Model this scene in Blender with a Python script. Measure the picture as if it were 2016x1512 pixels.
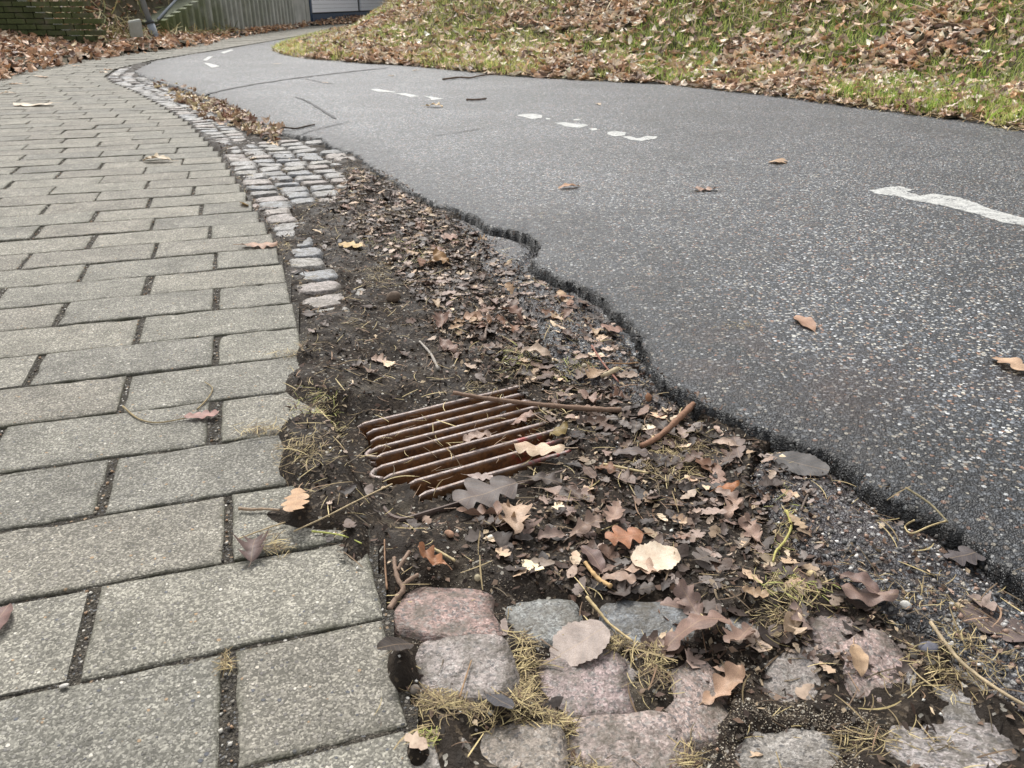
import bpy, math, random
import numpy as np
from mathutils import Vector, Matrix
C = bpy.context.scene
for o in list(bpy.data.objects): bpy.data.objects.remove(o)
rnd = random.Random(7); rs = np.random.RandomState(11)

# ------------------------------------------------------------------ camera
F, CX, CY, HC = 1560.0, 1008.0, 756.0, 0.60          # focal length in pixels of the 2016 px photograph, eye height
TP = CY / F; PI_ = math.atan(TP); CP, SP = math.cos(PI_), math.sin(PI_)
cam = bpy.data.cameras.new('camera'); camo = bpy.data.objects.new('camera', cam); C.collection.objects.link(camo)
camo.location = (0, 0, HC); camo.rotation_euler = (math.pi/2 - PI_, 0, 0)
cam.sensor_width = 36; cam.lens = 36 * F / 2016; cam.clip_start = 0.02; cam.clip_end = 400
cam.dof.use_dof = True; cam.dof.focus_distance = 1.25; cam.dof.aperture_fstop = 20
C.camera = camo
# ------------------------------------------------------------------ world, overcast
SUN_EL, SUN_AZ = math.radians(50), math.radians(-22)
w = bpy.data.worlds.new('World'); C.world = w; w.use_nodes = True
n = w.node_tree.nodes; l = w.node_tree.links
bg = n['Background']; sky = n.new('ShaderNodeTexSky'); sky.sky_type = 'NISHITA'; sky.sun_disc = False
sky.sun_elevation = SUN_EL; sky.sun_rotation = SUN_AZ; sky.dust_density = 3; sky.air_density = 1.0
hs = n.new('ShaderNodeHueSaturation'); hs.inputs['Saturation'].default_value = 0.14
l.new(sky.outputs[0], hs.inputs['Color']); l.new(hs.outputs[0], bg.inputs['Color']); bg.inputs['Strength'].default_value = 0.12
sd_ = bpy.data.lights.new('sun', 'SUN'); so = bpy.data.objects.new('sun', sd_); C.collection.objects.link(so)
sd_.energy = 1.5; sd_.angle = math.radians(14); sd_.color = (1, .97, .92)
so.rotation_euler = (math.pi/2 - SUN_EL, 0, math.pi - SUN_AZ)
C.view_settings.view_transform = 'Standard'; C.view_settings.look = 'None'
C.view_settings.exposure = 1.0; C.view_settings.gamma = 1; C.view_settings.use_curve_mapping = False

# ------------------------------------------------------------------ layout helpers
def at(px, py, z=0.0):                      # point of the place, on the level z, seen at (px, py) of the photograph
    px = np.asarray(px, float); py = np.asarray(py, float)
    zc = (HC - z) * F / (np.maximum(py, 1e-3) * CP)
    return np.stack([(px - CX) / F * zc, (zc - (HC - z) * SP) / CP, np.full_like(zc, z)], -1)
def at_Y(px, py, Y):                        # the same on an upright plane at distance Y
    dx = (px - CX) / F; dy = (CY - py) / F
    wy = CP + dy * SP; wz = -SP + dy * CP; t = Y / wy
    return np.array([dx * t, Y, HC + wz * t])
def pix(x, y, z=0.0):
    zc = y * CP + (HC - z) * SP; yc = y * SP - (HC - z) * CP
    return CX + F * x / zc, CY - F * yc / zc
def hash2(ix, iy, s):
    h = (ix.astype(np.int64) * 374761393 + iy.astype(np.int64) * 668265263 + s * 144665) & 0xffffffff
    h = ((h ^ (h >> 13)) * 1274126177) & 0xffffffff
    return ((h ^ (h >> 16)) & 0xffff) / 65535.0
def vnoise(x, y, s=0):
    ix = np.floor(x); iy = np.floor(y); fx = x - ix; fy = y - iy
    fx = fx*fx*(3-2*fx); fy = fy*fy*(3-2*fy); ix = ix.astype(np.int64); iy = iy.astype(np.int64)
    a = hash2(ix, iy, s); b = hash2(ix+1, iy, s); c = hash2(ix, iy+1, s); d = hash2(ix+1, iy+1, s)
    return (a*(1-fx)+b*fx)*(1-fy) + (c*(1-fx)+d*fx)*fy
def fbm(x, y, sc, octv=4, s=0, gain=.5):    # -1..1
    x = np.asarray(x, float); y = np.asarray(y, float)
    t = 0; a = 1; tot = 0
    for k in range(octv):
        t = t + a * (vnoise(x*sc*2**k + 17.3*k + s*5.1, y*sc*2**k - 9.1*k + s*3.7, s+k) * 2 - 1); tot += a; a *= gain
    return t / tot
def sstep(a, b, x):
    t = np.clip((x - a) / (b - a), 0, 1); return t*t*(3-2*t)
def sdist(poly, x, y):                      # signed distance to a closed polygon, inside positive
    P = np.asarray(poly)[:, :2]; Q = np.roll(P, -1, 0)
    shp = np.shape(x); x = np.ravel(x).astype(float); y = np.ravel(y).astype(float)
    best = np.full(x.shape, 1e9); ins = np.zeros(x.shape, bool)
    for (ax, ay), (bx, by) in zip(P, Q):
        ex, ey = bx-ax, by-ay; L = ex*ex+ey*ey + 1e-12
        t = np.clip(((x-ax)*ex + (y-ay)*ey) / L, 0, 1)
        dd = (ax+t*ex-x)**2 + (ay+t*ey-y)**2; np.minimum(best, dd, out=best)
        if ay != by:
            c = ((ay > y) != (by > y)) & (x < ex*(y-ay)/(by-ay) + ax); ins ^= c
    dd = np.sqrt(best); return np.where(ins, dd, -dd).reshape(shp)

# ------------------------------------------------------------------ object helpers
def mesh_from(name, V, faces, mats=None, smooth=False, cols=None, uv=None):
    me = bpy.data.meshes.new(name)
    V = np.asarray(V, np.float32); 
    if isinstance(faces, np.ndarray):
        nf, k = faces.shape
        me.vertices.add(len(V)); me.vertices.foreach_set('co', V.ravel())
        me.loops.add(nf*k); me.loops.foreach_set('vertex_index', faces.ravel().astype(np.int32))
        me.polygons.add(nf); me.polygons.foreach_set('loop_start', np.arange(0, nf*k, k, dtype=np.int32))
        me.polygons.foreach_set('loop_total', np.full(nf, k, np.int32)); me.update(calc_edges=True)
    else:
        me.from_pydata([tuple(map(float, v)) for v in V], [], faces); me.update()
    if smooth: me.polygons.foreach_set('use_smooth', [True]*len(me.polygons))
    if cols is not None:
        ca = me.color_attributes.new('Col', 'FLOAT_COLOR', 'POINT')
        c4 = np.ones((len(V), 4), np.float32); c4[:, :3] = cols; ca.data.foreach_set('color', c4.ravel())
    if uv is not None:
        ul = me.uv_layers.new(name='UVMap'); li = np.zeros(len(me.loops), np.int32); me.loops.foreach_get('vertex_index', li)
        ul.data.foreach_set('uv', np.asarray(uv, np.float32)[li].ravel())
    for m in (mats if isinstance(mats, (list, tuple)) else [mats]):
        if m: me.materials.append(m)
    return me
def link(name, me, parent=None, loc=None, color=None):
    o = bpy.data.objects.new(name, me); C.collection.objects.link(o)
    if parent is not None: o.parent = parent
    if loc is not None: o.location = loc
    if color is not None: o.color = (*color, 1)
    return o
def tag(o, label=None, cat=None, group=None, kind=None):
    if label: o['label'] = label
    if cat: o['category'] = cat
    if group: o['group'] = group
    if kind: o['kind'] = kind
    return o
def tube(pts, radii, seg=8, cap=True):
    pts = [Vector(p) for p in pts]; V = []; Fc = []
    for i, p in enumerate(pts):
        t = (pts[min(i+1, len(pts)-1)] - pts[max(i-1, 0)]).normalized()
        a = t.cross(Vector((0, 0, 1))); a = a.normalized() if a.length > 1e-4 else Vector((1, 0, 0)); b = t.cross(a)
        r = radii[i] if hasattr(radii, '__len__') else radii
        for k in range(seg):
            an = 2*math.pi*k/seg; V.append(p + (a*math.cos(an) + b*math.sin(an))*r)
    for i in range(len(pts)-1):
        for k in range(seg):
            k2 = (k+1) % seg; Fc.append((i*seg+k, i*seg+k2, (i+1)*seg+k2, (i+1)*seg+k))
    if cap: Fc.append(tuple(range(seg))[::-1]); Fc.append(tuple((len(pts)-1)*seg+k for k in range(seg)))
    return V, Fc
def box(x0, x1, y0, y1, z0, z1):
    V = [(x, y, z) for z in (z0, z1) for y in (y0, y1) for x in (x0, x1)]
    return V, [(0, 2, 3, 1), (4, 5, 7, 6), (0, 1, 5, 4), (2, 6, 7, 3), (0, 4, 6, 2), (1, 3, 7, 5)]

# ------------------------------------------------------------------ materials
class M:
    def __init__(s, name, rough=.8, spec=.4):
        s.m = bpy.data.materials.new(name); s.m.use_nodes = True; s.t = s.m.node_tree
        s.b = s.t.nodes['Principled BSDF']; s.b.inputs['Roughness'].default_value = rough
        s.b.inputs['Specular IOR Level'].default_value = spec
    def n(s, ty, **k):
        nd = s.t.nodes.new('ShaderNode' + ty)
        for a, v in k.items():
            if a.startswith('i_'): nd.inputs[a[2:].replace('_', ' ')].default_value = v
            else: setattr(nd, a, v)
        return nd
    def l(s, a, b): s.t.links.new(a, b)
    def pos(s, obj=False):
        if not obj: return s.n('NewGeometry').outputs['Position']
        tc = s.n('TexCoord'); oi = s.n('ObjectInfo'); mu = s.n('VectorMath', operation='SCALE'); mu.inputs['Scale'].default_value = 37.0
        cb = s.n('CombineXYZ'); s.l(oi.outputs['Random'], cb.inputs[0]); s.l(oi.outputs['Random'], cb.inputs[1]); s.l(cb.outputs[0], mu.inputs[0])
        ad = s.n('VectorMath', operation='ADD'); s.l(tc.outputs['Object'], ad.inputs[0]); s.l(mu.outputs[0], ad.inputs[1]); return ad.outputs[0]
    def noise(s, vec, sc, det=4, rough=.55):
        nd = s.n('TexNoise'); nd.inputs['Scale'].default_value = sc; nd.inputs['Detail'].default_value = det; nd.inputs['Roughness'].default_value = rough
        s.l(vec, nd.inputs['Vector']); return nd.outputs['Fac']
    def vor(s, vec, sc, feat='F1', rand=1):
        nd = s.n('TexVoronoi'); nd.feature = feat; nd.inputs['Scale'].default_value = sc; nd.inputs['Randomness'].default_value = rand
        s.l(vec, nd.inputs['Vector']); return nd
    def ramp(s, fac, stops, interp='LINEAR'):
        nd = s.n('ValToRGB'); cr = nd.color_ramp; cr.interpolation = interp
        while len(cr.elements) < len(stops): cr.elements.new(.5)
        for e, (p, c) in zip(cr.elements, stops):
            e.position = p; e.color = (*c, 1) if hasattr(c, '__len__') else (c, c, c, 1)
        s.l(fac, nd.inputs[0]); return nd.outputs[0]
    def mix(s, fac, a, b, mode='MIX'):
        nd = s.n('MixRGB', blend_type=mode)
        for i, v in ((0, fac), (1, a), (2, b)):
            if hasattr(v, 'links'): s.l(v, nd.inputs[i])
            elif i == 0: nd.inputs[0].default_value = v
            else: nd.inputs[i].default_value = (*v, 1) if hasattr(v, '__len__') else (v, v, v, 1)
        return nd.outputs[0]
    def math(s, op, a, b=0.0, c=None):
        nd = s.n('Math', operation=op)
        for i, v in enumerate((a, b) if c is None else (a, b, c)):
            if hasattr(v, 'links'): s.l(v, nd.inputs[i])
            else: nd.inputs[i].default_value = v
        return nd.outputs[0]
    def bump(s, h, st=.5, dist=.002, prev=None):
        nd = s.n('Bump'); nd.inputs['Strength'].default_value = st; nd.inputs['Distance'].default_value = dist
        s.l(h, nd.inputs['Height']); 
        if prev is not None: s.l(prev, nd.inputs['Normal'])
        s.l(nd.outputs[0], s.b.inputs['Normal']); return nd.outputs[0]
    def col(s, c):
        if hasattr(c, 'links'): s.l(c, s.b.inputs['Base Color'])
        else: s.b.inputs['Base Color'].default_value = (*c, 1)
    def attr(s): return s.n('Attribute', attribute_name='Col').outputs['Color']
    def ocol(s): return s.n('ObjectInfo').outputs['Color']

def warp(m, p, sc, amt):
    nd = m.n('TexNoise'); nd.inputs['Scale'].default_value = sc; nd.inputs['Detail'].default_value = 2; m.l(p, nd.inputs['Vector'])
    sb = m.n('VectorMath', operation='SUBTRACT'); m.l(nd.outputs['Color'], sb.inputs[0]); sb.inputs[1].default_value = (.5, .5, .5)
    s2 = m.n('VectorMath', operation='SCALE'); m.l(sb.outputs[0], s2.inputs[0]); s2.inputs['Scale'].default_value = amt
    ad = m.n('VectorMath', operation='ADD'); m.l(p, ad.inputs[0]); m.l(s2.outputs[0], ad.inputs[1]); return ad.outputs[0]
def sep(m, c):
    return m.n('SeparateColor'), c
def rand_of(m, vorn):
    s_ = m.n('SeparateColor'); m.l(vorn.outputs['Color'], s_.inputs[0]); return s_.outputs

def stony(m, p, sc, stones, binder, fill=.42, bumpd=.0015, bstr=.7, tint=None):
    """exposed-aggregate look: voronoi stones of random size and colour in a binder"""
    pw = warp(m, p, sc*.9, .55/sc)
    v = m.vor(pw, sc); r = rand_of(m, v)
    size = m.math('MULTIPLY_ADD', r[1], .35, fill-.17)
    mask = m.math('MULTIPLY', m.math('SUBTRACT', size, v.outputs['Distance']), 9.0); 
    cl = m.n('Clamp'); m.l(mask, cl.inputs[0]); mask = cl.outputs[0]
    sc_ = m.ramp(r[0], stones, 'CONSTANT')
    v2 = m.vor(p, sc*2.3); r2 = rand_of(m, v2)
    b2 = m.ramp(r2[0], [(0, tuple(c*.6 for c in binder)), (.45, binder), (.8, tuple(c*1.5 for c in binder)), (.93, tuple(min(max(c*1.7, .13), c*3+.08) for c in binder))], 'CONSTANT')
    c = m.mix(mask, b2, sc_)
    fine = m.noise(p, sc*4, 2)
    c = m.mix(.5, c, m.ramp(fine, [(.3, .35), (.7, .65)]), 'OVERLAY')
    h = m.math('ADD', m.math('MULTIPLY', mask, 1.0), m.math('MULTIPLY', m.math('SUBTRACT', 1.0, v2.outputs['Distance']), .5))
    nb = m.bump(h, bstr, bumpd)
    return c, nb, mask

def mat_asphalt(name, dark=1.0):
    m = M(name, .5, .5); p = m.pos()
    st = [(0, (.030, .034, .040)), (.22, (.062, .069, .079)), (.40, (.12, .13, .142)), (.56, (.21, .222, .235)), (.70, (.26, .20, .15)), (.78, (.42, .405, .37)), (.90, (.36, .20, .13)), (.94, (.62, .56, .45)), (.972, (.74, .73, .70))]
    c, nb, mask = stony(m, p, 160, st, (.020*dark, .022*dark, .025*dark), .56, .0032, 1.0)
    big = m.noise(p, 1.9, 6, .65); c = m.mix(1.0, c, (.97, 1.0, 1.04), 'MULTIPLY'); c = m.mix(.85, c, m.ramp(big, [(.3, .34), (.7, .66)]), 'OVERLAY'); c = m.mix(.5, c, m.ramp(m.noise(p, 14, 4, .7), [(.3, .34), (.7, .66)]), 'OVERLAY')
    st2 = m.noise(p, 3.1, 5); stm = m.ramp(st2, [(.60, 0.0), (.70, .55)])
    c = m.mix(stm, c, (.045, .035, .032))
    # red channel: dark organic dirt plus painted shading along the crumbling edge
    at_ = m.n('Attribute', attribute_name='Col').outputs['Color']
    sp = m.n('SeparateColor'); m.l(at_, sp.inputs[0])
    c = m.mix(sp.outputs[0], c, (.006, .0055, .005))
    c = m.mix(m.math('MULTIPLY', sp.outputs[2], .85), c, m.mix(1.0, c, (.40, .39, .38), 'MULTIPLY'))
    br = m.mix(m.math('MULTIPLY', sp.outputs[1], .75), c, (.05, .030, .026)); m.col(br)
    ro = m.ramp(m.noise(p, 40, 3), [(.3, .34), (.7, .58)]); m.l(ro, m.b.inputs['Roughness'])
    return m.m
A_MAT = mat_asphalt('asphalt'); 

def mat_paver():
    m = M('paver_concrete', .8, .3); p = m.pos(True)
    st = [(0, (.17, .162, .14)), (.2, (.25, .237, .212)), (.42, (.33, .314, .28)), (.6, (.41, .39, .34)), (.75, (.20, .19, .18)), (.84, (.50, .475, .42)), (.90, (.42, .30, .19)), (.925, (.13, .135, .15)), (.965, (.66, .63, .57))]
    c, nb, mask = stony(m, p, 205, st, (.265, .252, .215), .34, .0011, .75)
    oi = m.n('ObjectInfo'); 
    tone = m.ramp(oi.outputs['Random'], [(0, (.35, .35, .355)), (.35, (.45, .45, .44)), (.7, (.50, .49, .475)), (.85, (.41, .395, .385)), (1, (.46, .455, .45))])
    c = m.mix(.8, c, tone, 'OVERLAY')
    pw = m.pos(); big = m.noise(pw, 9, 5, .65); c = m.mix(.8, c, m.ramp(big, [(.3, .32), (.7, .62)]), 'OVERLAY')
    fine = m.noise(pw, 45, 4, .7); c = m.mix(.6, c, m.ramp(fine, [(.3, .36), (.7, .60)]), 'OVERLAY')
    a = m.attr(); sp = m.n('SeparateColor'); m.l(a, sp.inputs[0])
    # red channel: algae and soil at the arris; broken up by noise
    e = m.math('MULTIPLY', sp.outputs[0], m.ramp(m.noise(pw, 30, 4), [(.35, .15), (.65, .95)]))
    c = m.mix(e, c, (.07, .068, .045)); m.col(c); return m.m
P_MAT = mat_paver()

def mat_granite():
    m = M('granite', .6, .4); p0_ = m.pos(True); oc = m.ocol()
    mv = m.n('VectorMath', operation='MULTIPLY'); m.l(p0_, mv.inputs[0]); mv.inputs[1].default_value = (.1, .1, 1.0); p = mv.outputs[0]
    r = rand_of(m, m.vor(warp(m, p, 200, .006), 330)); q = rand_of(m, m.vor(warp(m, p, 300, .003), 620))
    g = m.ramp(r[0], [(0, .24), (.12, .38), (.34, .47), (.62, .54), (.86, .64)], 'CONSTANT')
    c = m.mix(1, oc, g, 'OVERLAY')
    c = m.mix(m.ramp(r[1], [(0, 0.0), (.82, .45)], 'CONSTANT'), c, (.40, .385, .36))
    c = m.mix(m.ramp(r[2], [(0, 0.0), (.87, .7)], 'CONSTANT'), c, (.09, .092, .10))
    c = m.mix(.75, c, m.ramp(q[1], [(0, .28), (.25, .46), (.6, .55), (.85, .72)], 'CONSTANT'), 'OVERLAY')
    c = m.mix(.6, c, m.ramp(m.noise(p, 40, 4), [(.3, .35), (.7, .62)]), 'OVERLAY')
    dirt = m.ramp(m.noise(m.pos(), 30, 6, .72), [(.42, .22), (.64, .85)]); c = m.mix(dirt, c, (.085, .072, .052))
    sp = m.n('SeparateColor'); m.l(m.attr(), sp.inputs[0]); c = m.mix(m.math('MULTIPLY', sp.outputs[0], .8), c, (.035, .028, .02))
    m.col(c); nb = m.bump(m.noise(p, 300, 3), .8, .0016); m.bump(m.noise(p, 70, 4), .8, .006, nb)
    return m.m
G_MAT = mat_granite()

def mat_soil(name='soil', base=(.016, .0118, .0085), light=(.050, .037, .026)):
    m = M(name, .7, .16); p = m.pos()
    c = m.ramp(m.noise(p, 38, 6, .7), [(.32, base), (.55, tuple(b*1.5 for b in base)), (.72, light)])
    v = m.vor(p, 260); r = rand_of(m, v)
    c = m.mix(m.ramp(r[0], [(0, 0.0), (.86, .55), (.97, .9)], 'CONSTANT'), c, m.ramp(r[1], [(0, (.10, .075, .05)), (.5, (.16, .13, .10)), (.85, (.45, .42, .36))], 'CONSTANT'))
    sand = m.ramp(m.noise(p, 9, 5, .7), [(.58, 0.0), (.74, .45)]); c = m.mix(sand, c, (.17, .145, .105))
    m.col(c); nb = m.bump(m.noise(p, 220, 4, .7), .9, .003); m.bump(v.outputs['Distance'], .5, .0015, nb)
    ro = m.ramp(m.noise(p, 16, 3), [(.35, .5), (.6, .85)]); m.l(ro, m.b.inputs['Roughness']); return m.m
S_MAT = mat_soil()
def mat_joint():
    m = M('joint_grit', .9, .2); p = m.pos()
    st = [(0, (.05, .045, .04)), (.4, (.10, .09, .075)), (.7, (.22, .20, .17)), (.87, (.30, .22, .15)), (.94, (.55, .52, .47))]
    c, nb, mk = stony(m, p, 210, st, (.060, .053, .042), .42, .003, 1); m.col(c); return m.m
J_MAT = mat_joint()
def mat_leaf(name, obj):
    m = M(name, .55, .35); c = m.ocol() if obj else m.attr(); p = m.pos(obj)
    c = m.mix(.8, c, m.ramp(m.noise(p, 60, 4, .6), [(.3, .33), (.7, .66)]), 'OVERLAY')
    c = m.mix(m.ramp(m.noise(p, 160, 2), [(.60, 0.0), (.70, .5)]), c, (.05, .035, .025))
    c = m.mix(.85 if obj else .5, c, m.ramp(m.noise(p, 3.2 if obj else 45, 3, .6), [(.3, .30), (.55, .5), (.75, .66)]), 'OVERLAY')
    if obj:
        uv = m.n('UVMap').outputs[0]; sx = m.n('SeparateXYZ'); m.l(uv, sx.inputs[0])
        au = m.math('ABSOLUTE', m.math('SUBTRACT', sx.outputs[0], .5))
        mid = m.math('LESS_THAN', au, .018)
        sv = m.math('FRACT', m.math('MULTIPLY', m.math('SUBTRACT', sx.outputs[1], m.math('MULTIPLY', au, .45)), 9.0))
        sv = m.math('LESS_THAN', sv, .09); vein = m.math('MAXIMUM', mid, m.math('MULTIPLY', sv, .6))
        c = m.mix(m.math('MULTIPLY', vein, .45), c, m.mix(.5, c, (.50, .36, .22)))
        m.bump(m.math('MULTIPLY', vein, 1.0), .6, .001)
    else: m.bump(m.noise(p, 120, 2), .6, .002)
    m.col(c)
    tr = m.n('BsdfTranslucent'); m.l(c, tr.inputs[0]); ms = m.n('MixShader'); ms.inputs[0].default_value = .12
    out = m.t.nodes['Material Output']; m.l(m.b.outputs[0], ms.inputs[1]); m.l(tr.outputs[0], ms.inputs[2]); m.l(ms.outputs[0], out.inputs['Surface'])
    return m.m
L_MAT = mat_leaf('leaf', True); LS_MAT = mat_leaf('leaf_litter', False)
def mat_plain(name, col, rough=.7, nsc=60, amt=.6, spec=.4, bd=.001, obj=False):
    m = M(name, rough, spec); p = m.pos(); c0 = m.ocol() if obj else col
    c = m.mix(amt, c0, m.ramp(m.noise(p, nsc, 5), [(.3, .34), (.7, .66)]), 'OVERLAY'); m.col(c); m.bump(m.noise(p, nsc*2, 4), .6, bd); return m.m
def mat_attr(name, rough=.7, amt=.35, sc=150):
    m = M(name, rough, .3); c = m.mix(amt, m.attr(), m.ramp(m.noise(m.pos(), sc, 2), [(.3, .3), (.7, .7)]), 'OVERLAY'); m.col(c); return m.m
D_MAT = mat_attr('debris'); GR_MAT = mat_attr('grass_blades', .6, .2)
_t = GR_MAT.node_tree; _b = _t.nodes['Principled BSDF']; _tr = _t.nodes.new('ShaderNodeBsdfTranslucent'); _ms = _t.nodes.new('ShaderNodeMixShader'); _ms.inputs[0].default_value = .4
_t.links.new(_b.inputs['Base Color'].links[0].from_socket, _tr.inputs[0]); _t.links.new(_b.outputs[0], _ms.inputs[1]); _t.links.new(_tr.outputs[0], _ms.inputs[2]); _t.links.new(_ms.outputs[0], _t.nodes['Material Output'].inputs['Surface'])
T_MAT = mat_plain('twig_bark', None, .75, 150, .8, .3, .001, True)
def mat_paint():
    m = M('road_paint', .6, .4); p = m.pos()
    c = m.ramp(m.noise(p, 25, 5, .65), [(.3, (.32, .32, .305)), (.6, (.52, .52, .49))])
    v = m.vor(p, 185); r = rand_of(m, v); ch = m.math('MULTIPLY', m.ramp(r[0], [(0, 0.0), (.70, 1.0)], 'CONSTANT'), m.ramp(m.noise(p, 18, 4, .7), [(.42, .15), (.60, 1.0)]))
    c = m.mix(ch, c, (.10, .10, .105)); m.col(c); nb = m.bump(v.outputs['Distance'], .7, .0015); m.bump(m.noise(p, 60, 3), .5, .002, nb); return m.m
W_MAT = mat_paint()
def mat_iron():
    m = M('rusty_iron', .5, .5); p = m.pos()
    f = m.noise(p, 55, 5, .65)
    c = m.ramp(f, [(.28, (.030, .022, .02)), (.45, (.14, .072, .035)), (.6, (.24, .125, .055)), (.75, (.10, .065, .05))])
    sp = m.n('SeparateColor'); m.l(m.attr(), sp.inputs[0])
    wear = m.math('MULTIPLY', sp.outputs[0], m.ramp(m.noise(p, 120, 3), [(.3, .35), (.6, 1.0)]))
    c = m.mix(m.math('MULTIPLY', wear, .85), c, (.30, .25, .235))
    red = m.math('MULTIPLY', sp.outputs[1], m.ramp(m.noise(p, 80, 3), [(.46, 0.0), (.62, .8)])); c = m.mix(red, c, (.36, .055, .05))
    m.col(c); m.b.inputs['Metallic'].default_value = .1
    m.l(m.ramp(m.noise(p, 90, 3), [(.3, .3), (.7, .65)]), m.b.inputs['Roughness'])
    nb = m.bump(m.noise(p, 200, 4), .8, .0012); m.bump(m.noise(p, 60, 3), .6, .003, nb); return m.m
I_MAT = mat_iron()

# ------------------------------------------------------------------ the lie of the land
TH = math.radians(17.5); RX = np.array([math.cos(TH), math.sin(TH)]); RY = np.array([-math.sin(TH), math.cos(TH)])
def to_ab(x, y): return x*RX[0]+y*RX[1], x*RY[0]+y*RY[1]
def from_ab(a, b): return a*RX[0]+b*RY[0], a*RX[1]+b*RY[1]
edge_px = [(850, 1600), (823, 1460), (765, 1225), (737, 1090), (705, 1000), (668, 900), (632, 800), (604, 700), (591, 640), (571, 560), (541, 470),
           (512, 425), (472, 362), (432, 302), (372, 242), (318, 208), (262, 178), (222, 162), (205, 150), (228, 135), (300, 118), (400, 102), (510, 84), (650, 60), (720, 47)]
EP = at([p[0] for p in edge_px], [p[1] for p in edge_px]); ea, eb = to_ab(EP[:, 0], EP[:, 1])
ordr = np.argsort(eb); ea, eb = ea[ordr], eb[ordr]
def a_edge(b): 
    s = ea[0] + (ea[1]-ea[0])/(eb[1]-eb[0])*(b-eb[0]); return np.where(b < eb[0], s, np.interp(b, eb, ea))
def d_edge(x, y): a, b = to_ab(x, y); return a - a_edge(b)

aedge_px = [(2300, 1330), (2150, 1225), (2016, 1140), (1960, 1100), (1900, 1052), (1830, 1012), (1765, 985), (1700, 948), (1652, 900), (1560, 868), (1480, 838), (1430, 812), (1370, 790),
   (1312, 752), (1272, 712), (1256, 672), (1236, 632), (1200, 600), (1150, 566), (1100, 546), (1070, 530), (1040, 512), (1066, 482), (1040, 462), (1000, 450), (950, 440),
   (935, 425), (890, 408), (850, 400), (825, 385), (790, 365), (745, 340), (720, 320), (690, 300), (650, 285), (630, 270), (600, 268), (560, 262), (545, 250), (510, 240),
   (470, 215), (430, 195), (400, 187), (330, 165), (280, 150)]
AE = at([p[0] for p in aedge_px], [p[1] for p in aedge_px])[:, :2]
r2 = random.Random(3); pts = [tuple(AE[0])]
for i in range(len(AE)-1):
    p, q = AE[i], AE[i+1]; L = np.hypot(*(q-p)); k = max(1, int(L/.036))
    for j in range(1, k+1):
        t = j/k; pp = p*(1-t)+q*t; am = .011 if j < k else 0
        pts.append((pp[0]+r2.uniform(-am, am), pp[1]+r2.uniform(-am, am)))
far = at([262, 300, 400, 510, 650, 720], [138, 118, 102, 84, 60, 47])[:, :2]
A_POLY = np.array(pts + [tuple(p) for p in far] + [(-3.0, 40), (8, 40), (14, 8), (6, .15), (1.9, .15)])
bank_px = [(2016, 262), (1900, 240), (1700, 215), (1500, 188), (1300, 166), (1150, 160), (1000, 150), (900, 140), (800, 130), (700, 124), (600, 116), (560, 109), (537, 101), (545, 93), (580, 82), (640, 67), (700, 55), (745, 47)]
BK = at([p[0] for p in bank_px], [p[1] for p in bank_px])[:, :2]
B_POLY = np.array([(5.2, -.5), (3.6, 2.3)] + [tuple(p) for p in BK] + [(-2.8, 34), (-2, 45), (30, 45), (30, -.5)])
pile_px = [(-400, 215), (-150, 178), (0, 157), (60, 141), (150, 124), (250, 108), (330, 99), (400, 90), (440, 78), (520, 66), (612, 52), (745, 44)]
PL = at([p[0] for p in pile_px], [p[1] for p in pile_px])[:, :2]
L_POLY = np.array([tuple(p) for p in PL] + [(-6, 45), (-40, 45), (-40, 3)])
# drain grate frame
GZ = -.036
g0 = at(703, 836, GZ)[:2]; g1 = at(1047, 753, GZ)[:2]; GU = (g1-g0)/np.hypot(*(g1-g0)); GV = np.array([GU[1], -GU[0]])   # GV points to the viewer
GL = .335; GW = .30
def g_uv(x, y): return (x-g0[0])*GU[0]+(y-g0[1])*GU[1], (x-g0[0])*GV[0]+(y-g0[1])*GV[1]
def g_xy(u, v): return g0[0]+u*GU[0]+v*GV[0], g0[1]+u*GU[1]+v*GV[1]

def z_asph_top(x, y): return .002 + .004*fbm(x, y, 1.1, 3, 5) + .0015*fbm(x, y, 14, 3, 8)
def z_gut(x, y):
    d = d_edge(x, y); deep = np.interp(y, [0, .5, 1.0, 2.0, 3.2, 5], [.016, .020, .036, .036, .02, .012])
    sA = sdist(A_POLY, x, y)
    return -.004 - deep*sstep(-.01, .22, d)*(1 - .45*sstep(-.16, 0, sA))
EXPO = [(880, 1215, 130, 60, 1), (1070, 1210, 85, 50, .9), (1285, 1215, 100, 45, .8), (915, 1325, 110, 75, 1), (1140, 1335, 105, 75, 1), (1250, 1465, 140, 80, 1.1), (1015, 1480, 100, 45, .9),
        (1735, 1320, 75, 85, .9), (1375, 1365, 65, 85, .75), (1550, 1480, 120, 45, .9), (1880, 1460, 160, 60, .9), (1475, 1225, 45, 35, .55), (1560, 1330, 60, 50, .75), (1640, 1235, 55, 45, .7), (1890, 1350, 65, 50, .7), 
        (612, 570, 48, 70, 1.15), (600, 520, 45, 30, 1), (700, 560, 22, 25, .6), (540, 460, 38, 45, 1), (500, 380, 45, 60, 1.2), (560, 350, 70, 60, 1.2), (600, 300, 70, 28, 1.2), (520, 320, 70, 35, 1.2),
        (640, 360, 45, 35, 1), (585, 430, 28, 12, .6), (440, 262, 40, 25, .8), (360, 215, 60, 22, 1), (300, 185, 60, 20, 1), (240, 160, 50, 22, 1.2), (400, 240, 30, 20, .8)]
def expo(x, y):
    px, py = pix(x, y, -.02); e = 0
    for cx, cy, rx, ry, a in EXPO: e = e + a*np.exp(-(((px-cx)/(rx*1.06))**2 + ((py-cy)/(ry*1.06))**2)**2.2)
    return np.clip(e*(.90 + .45*fbm(x, y, 11, 3, 95)), 0, 1)

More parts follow.
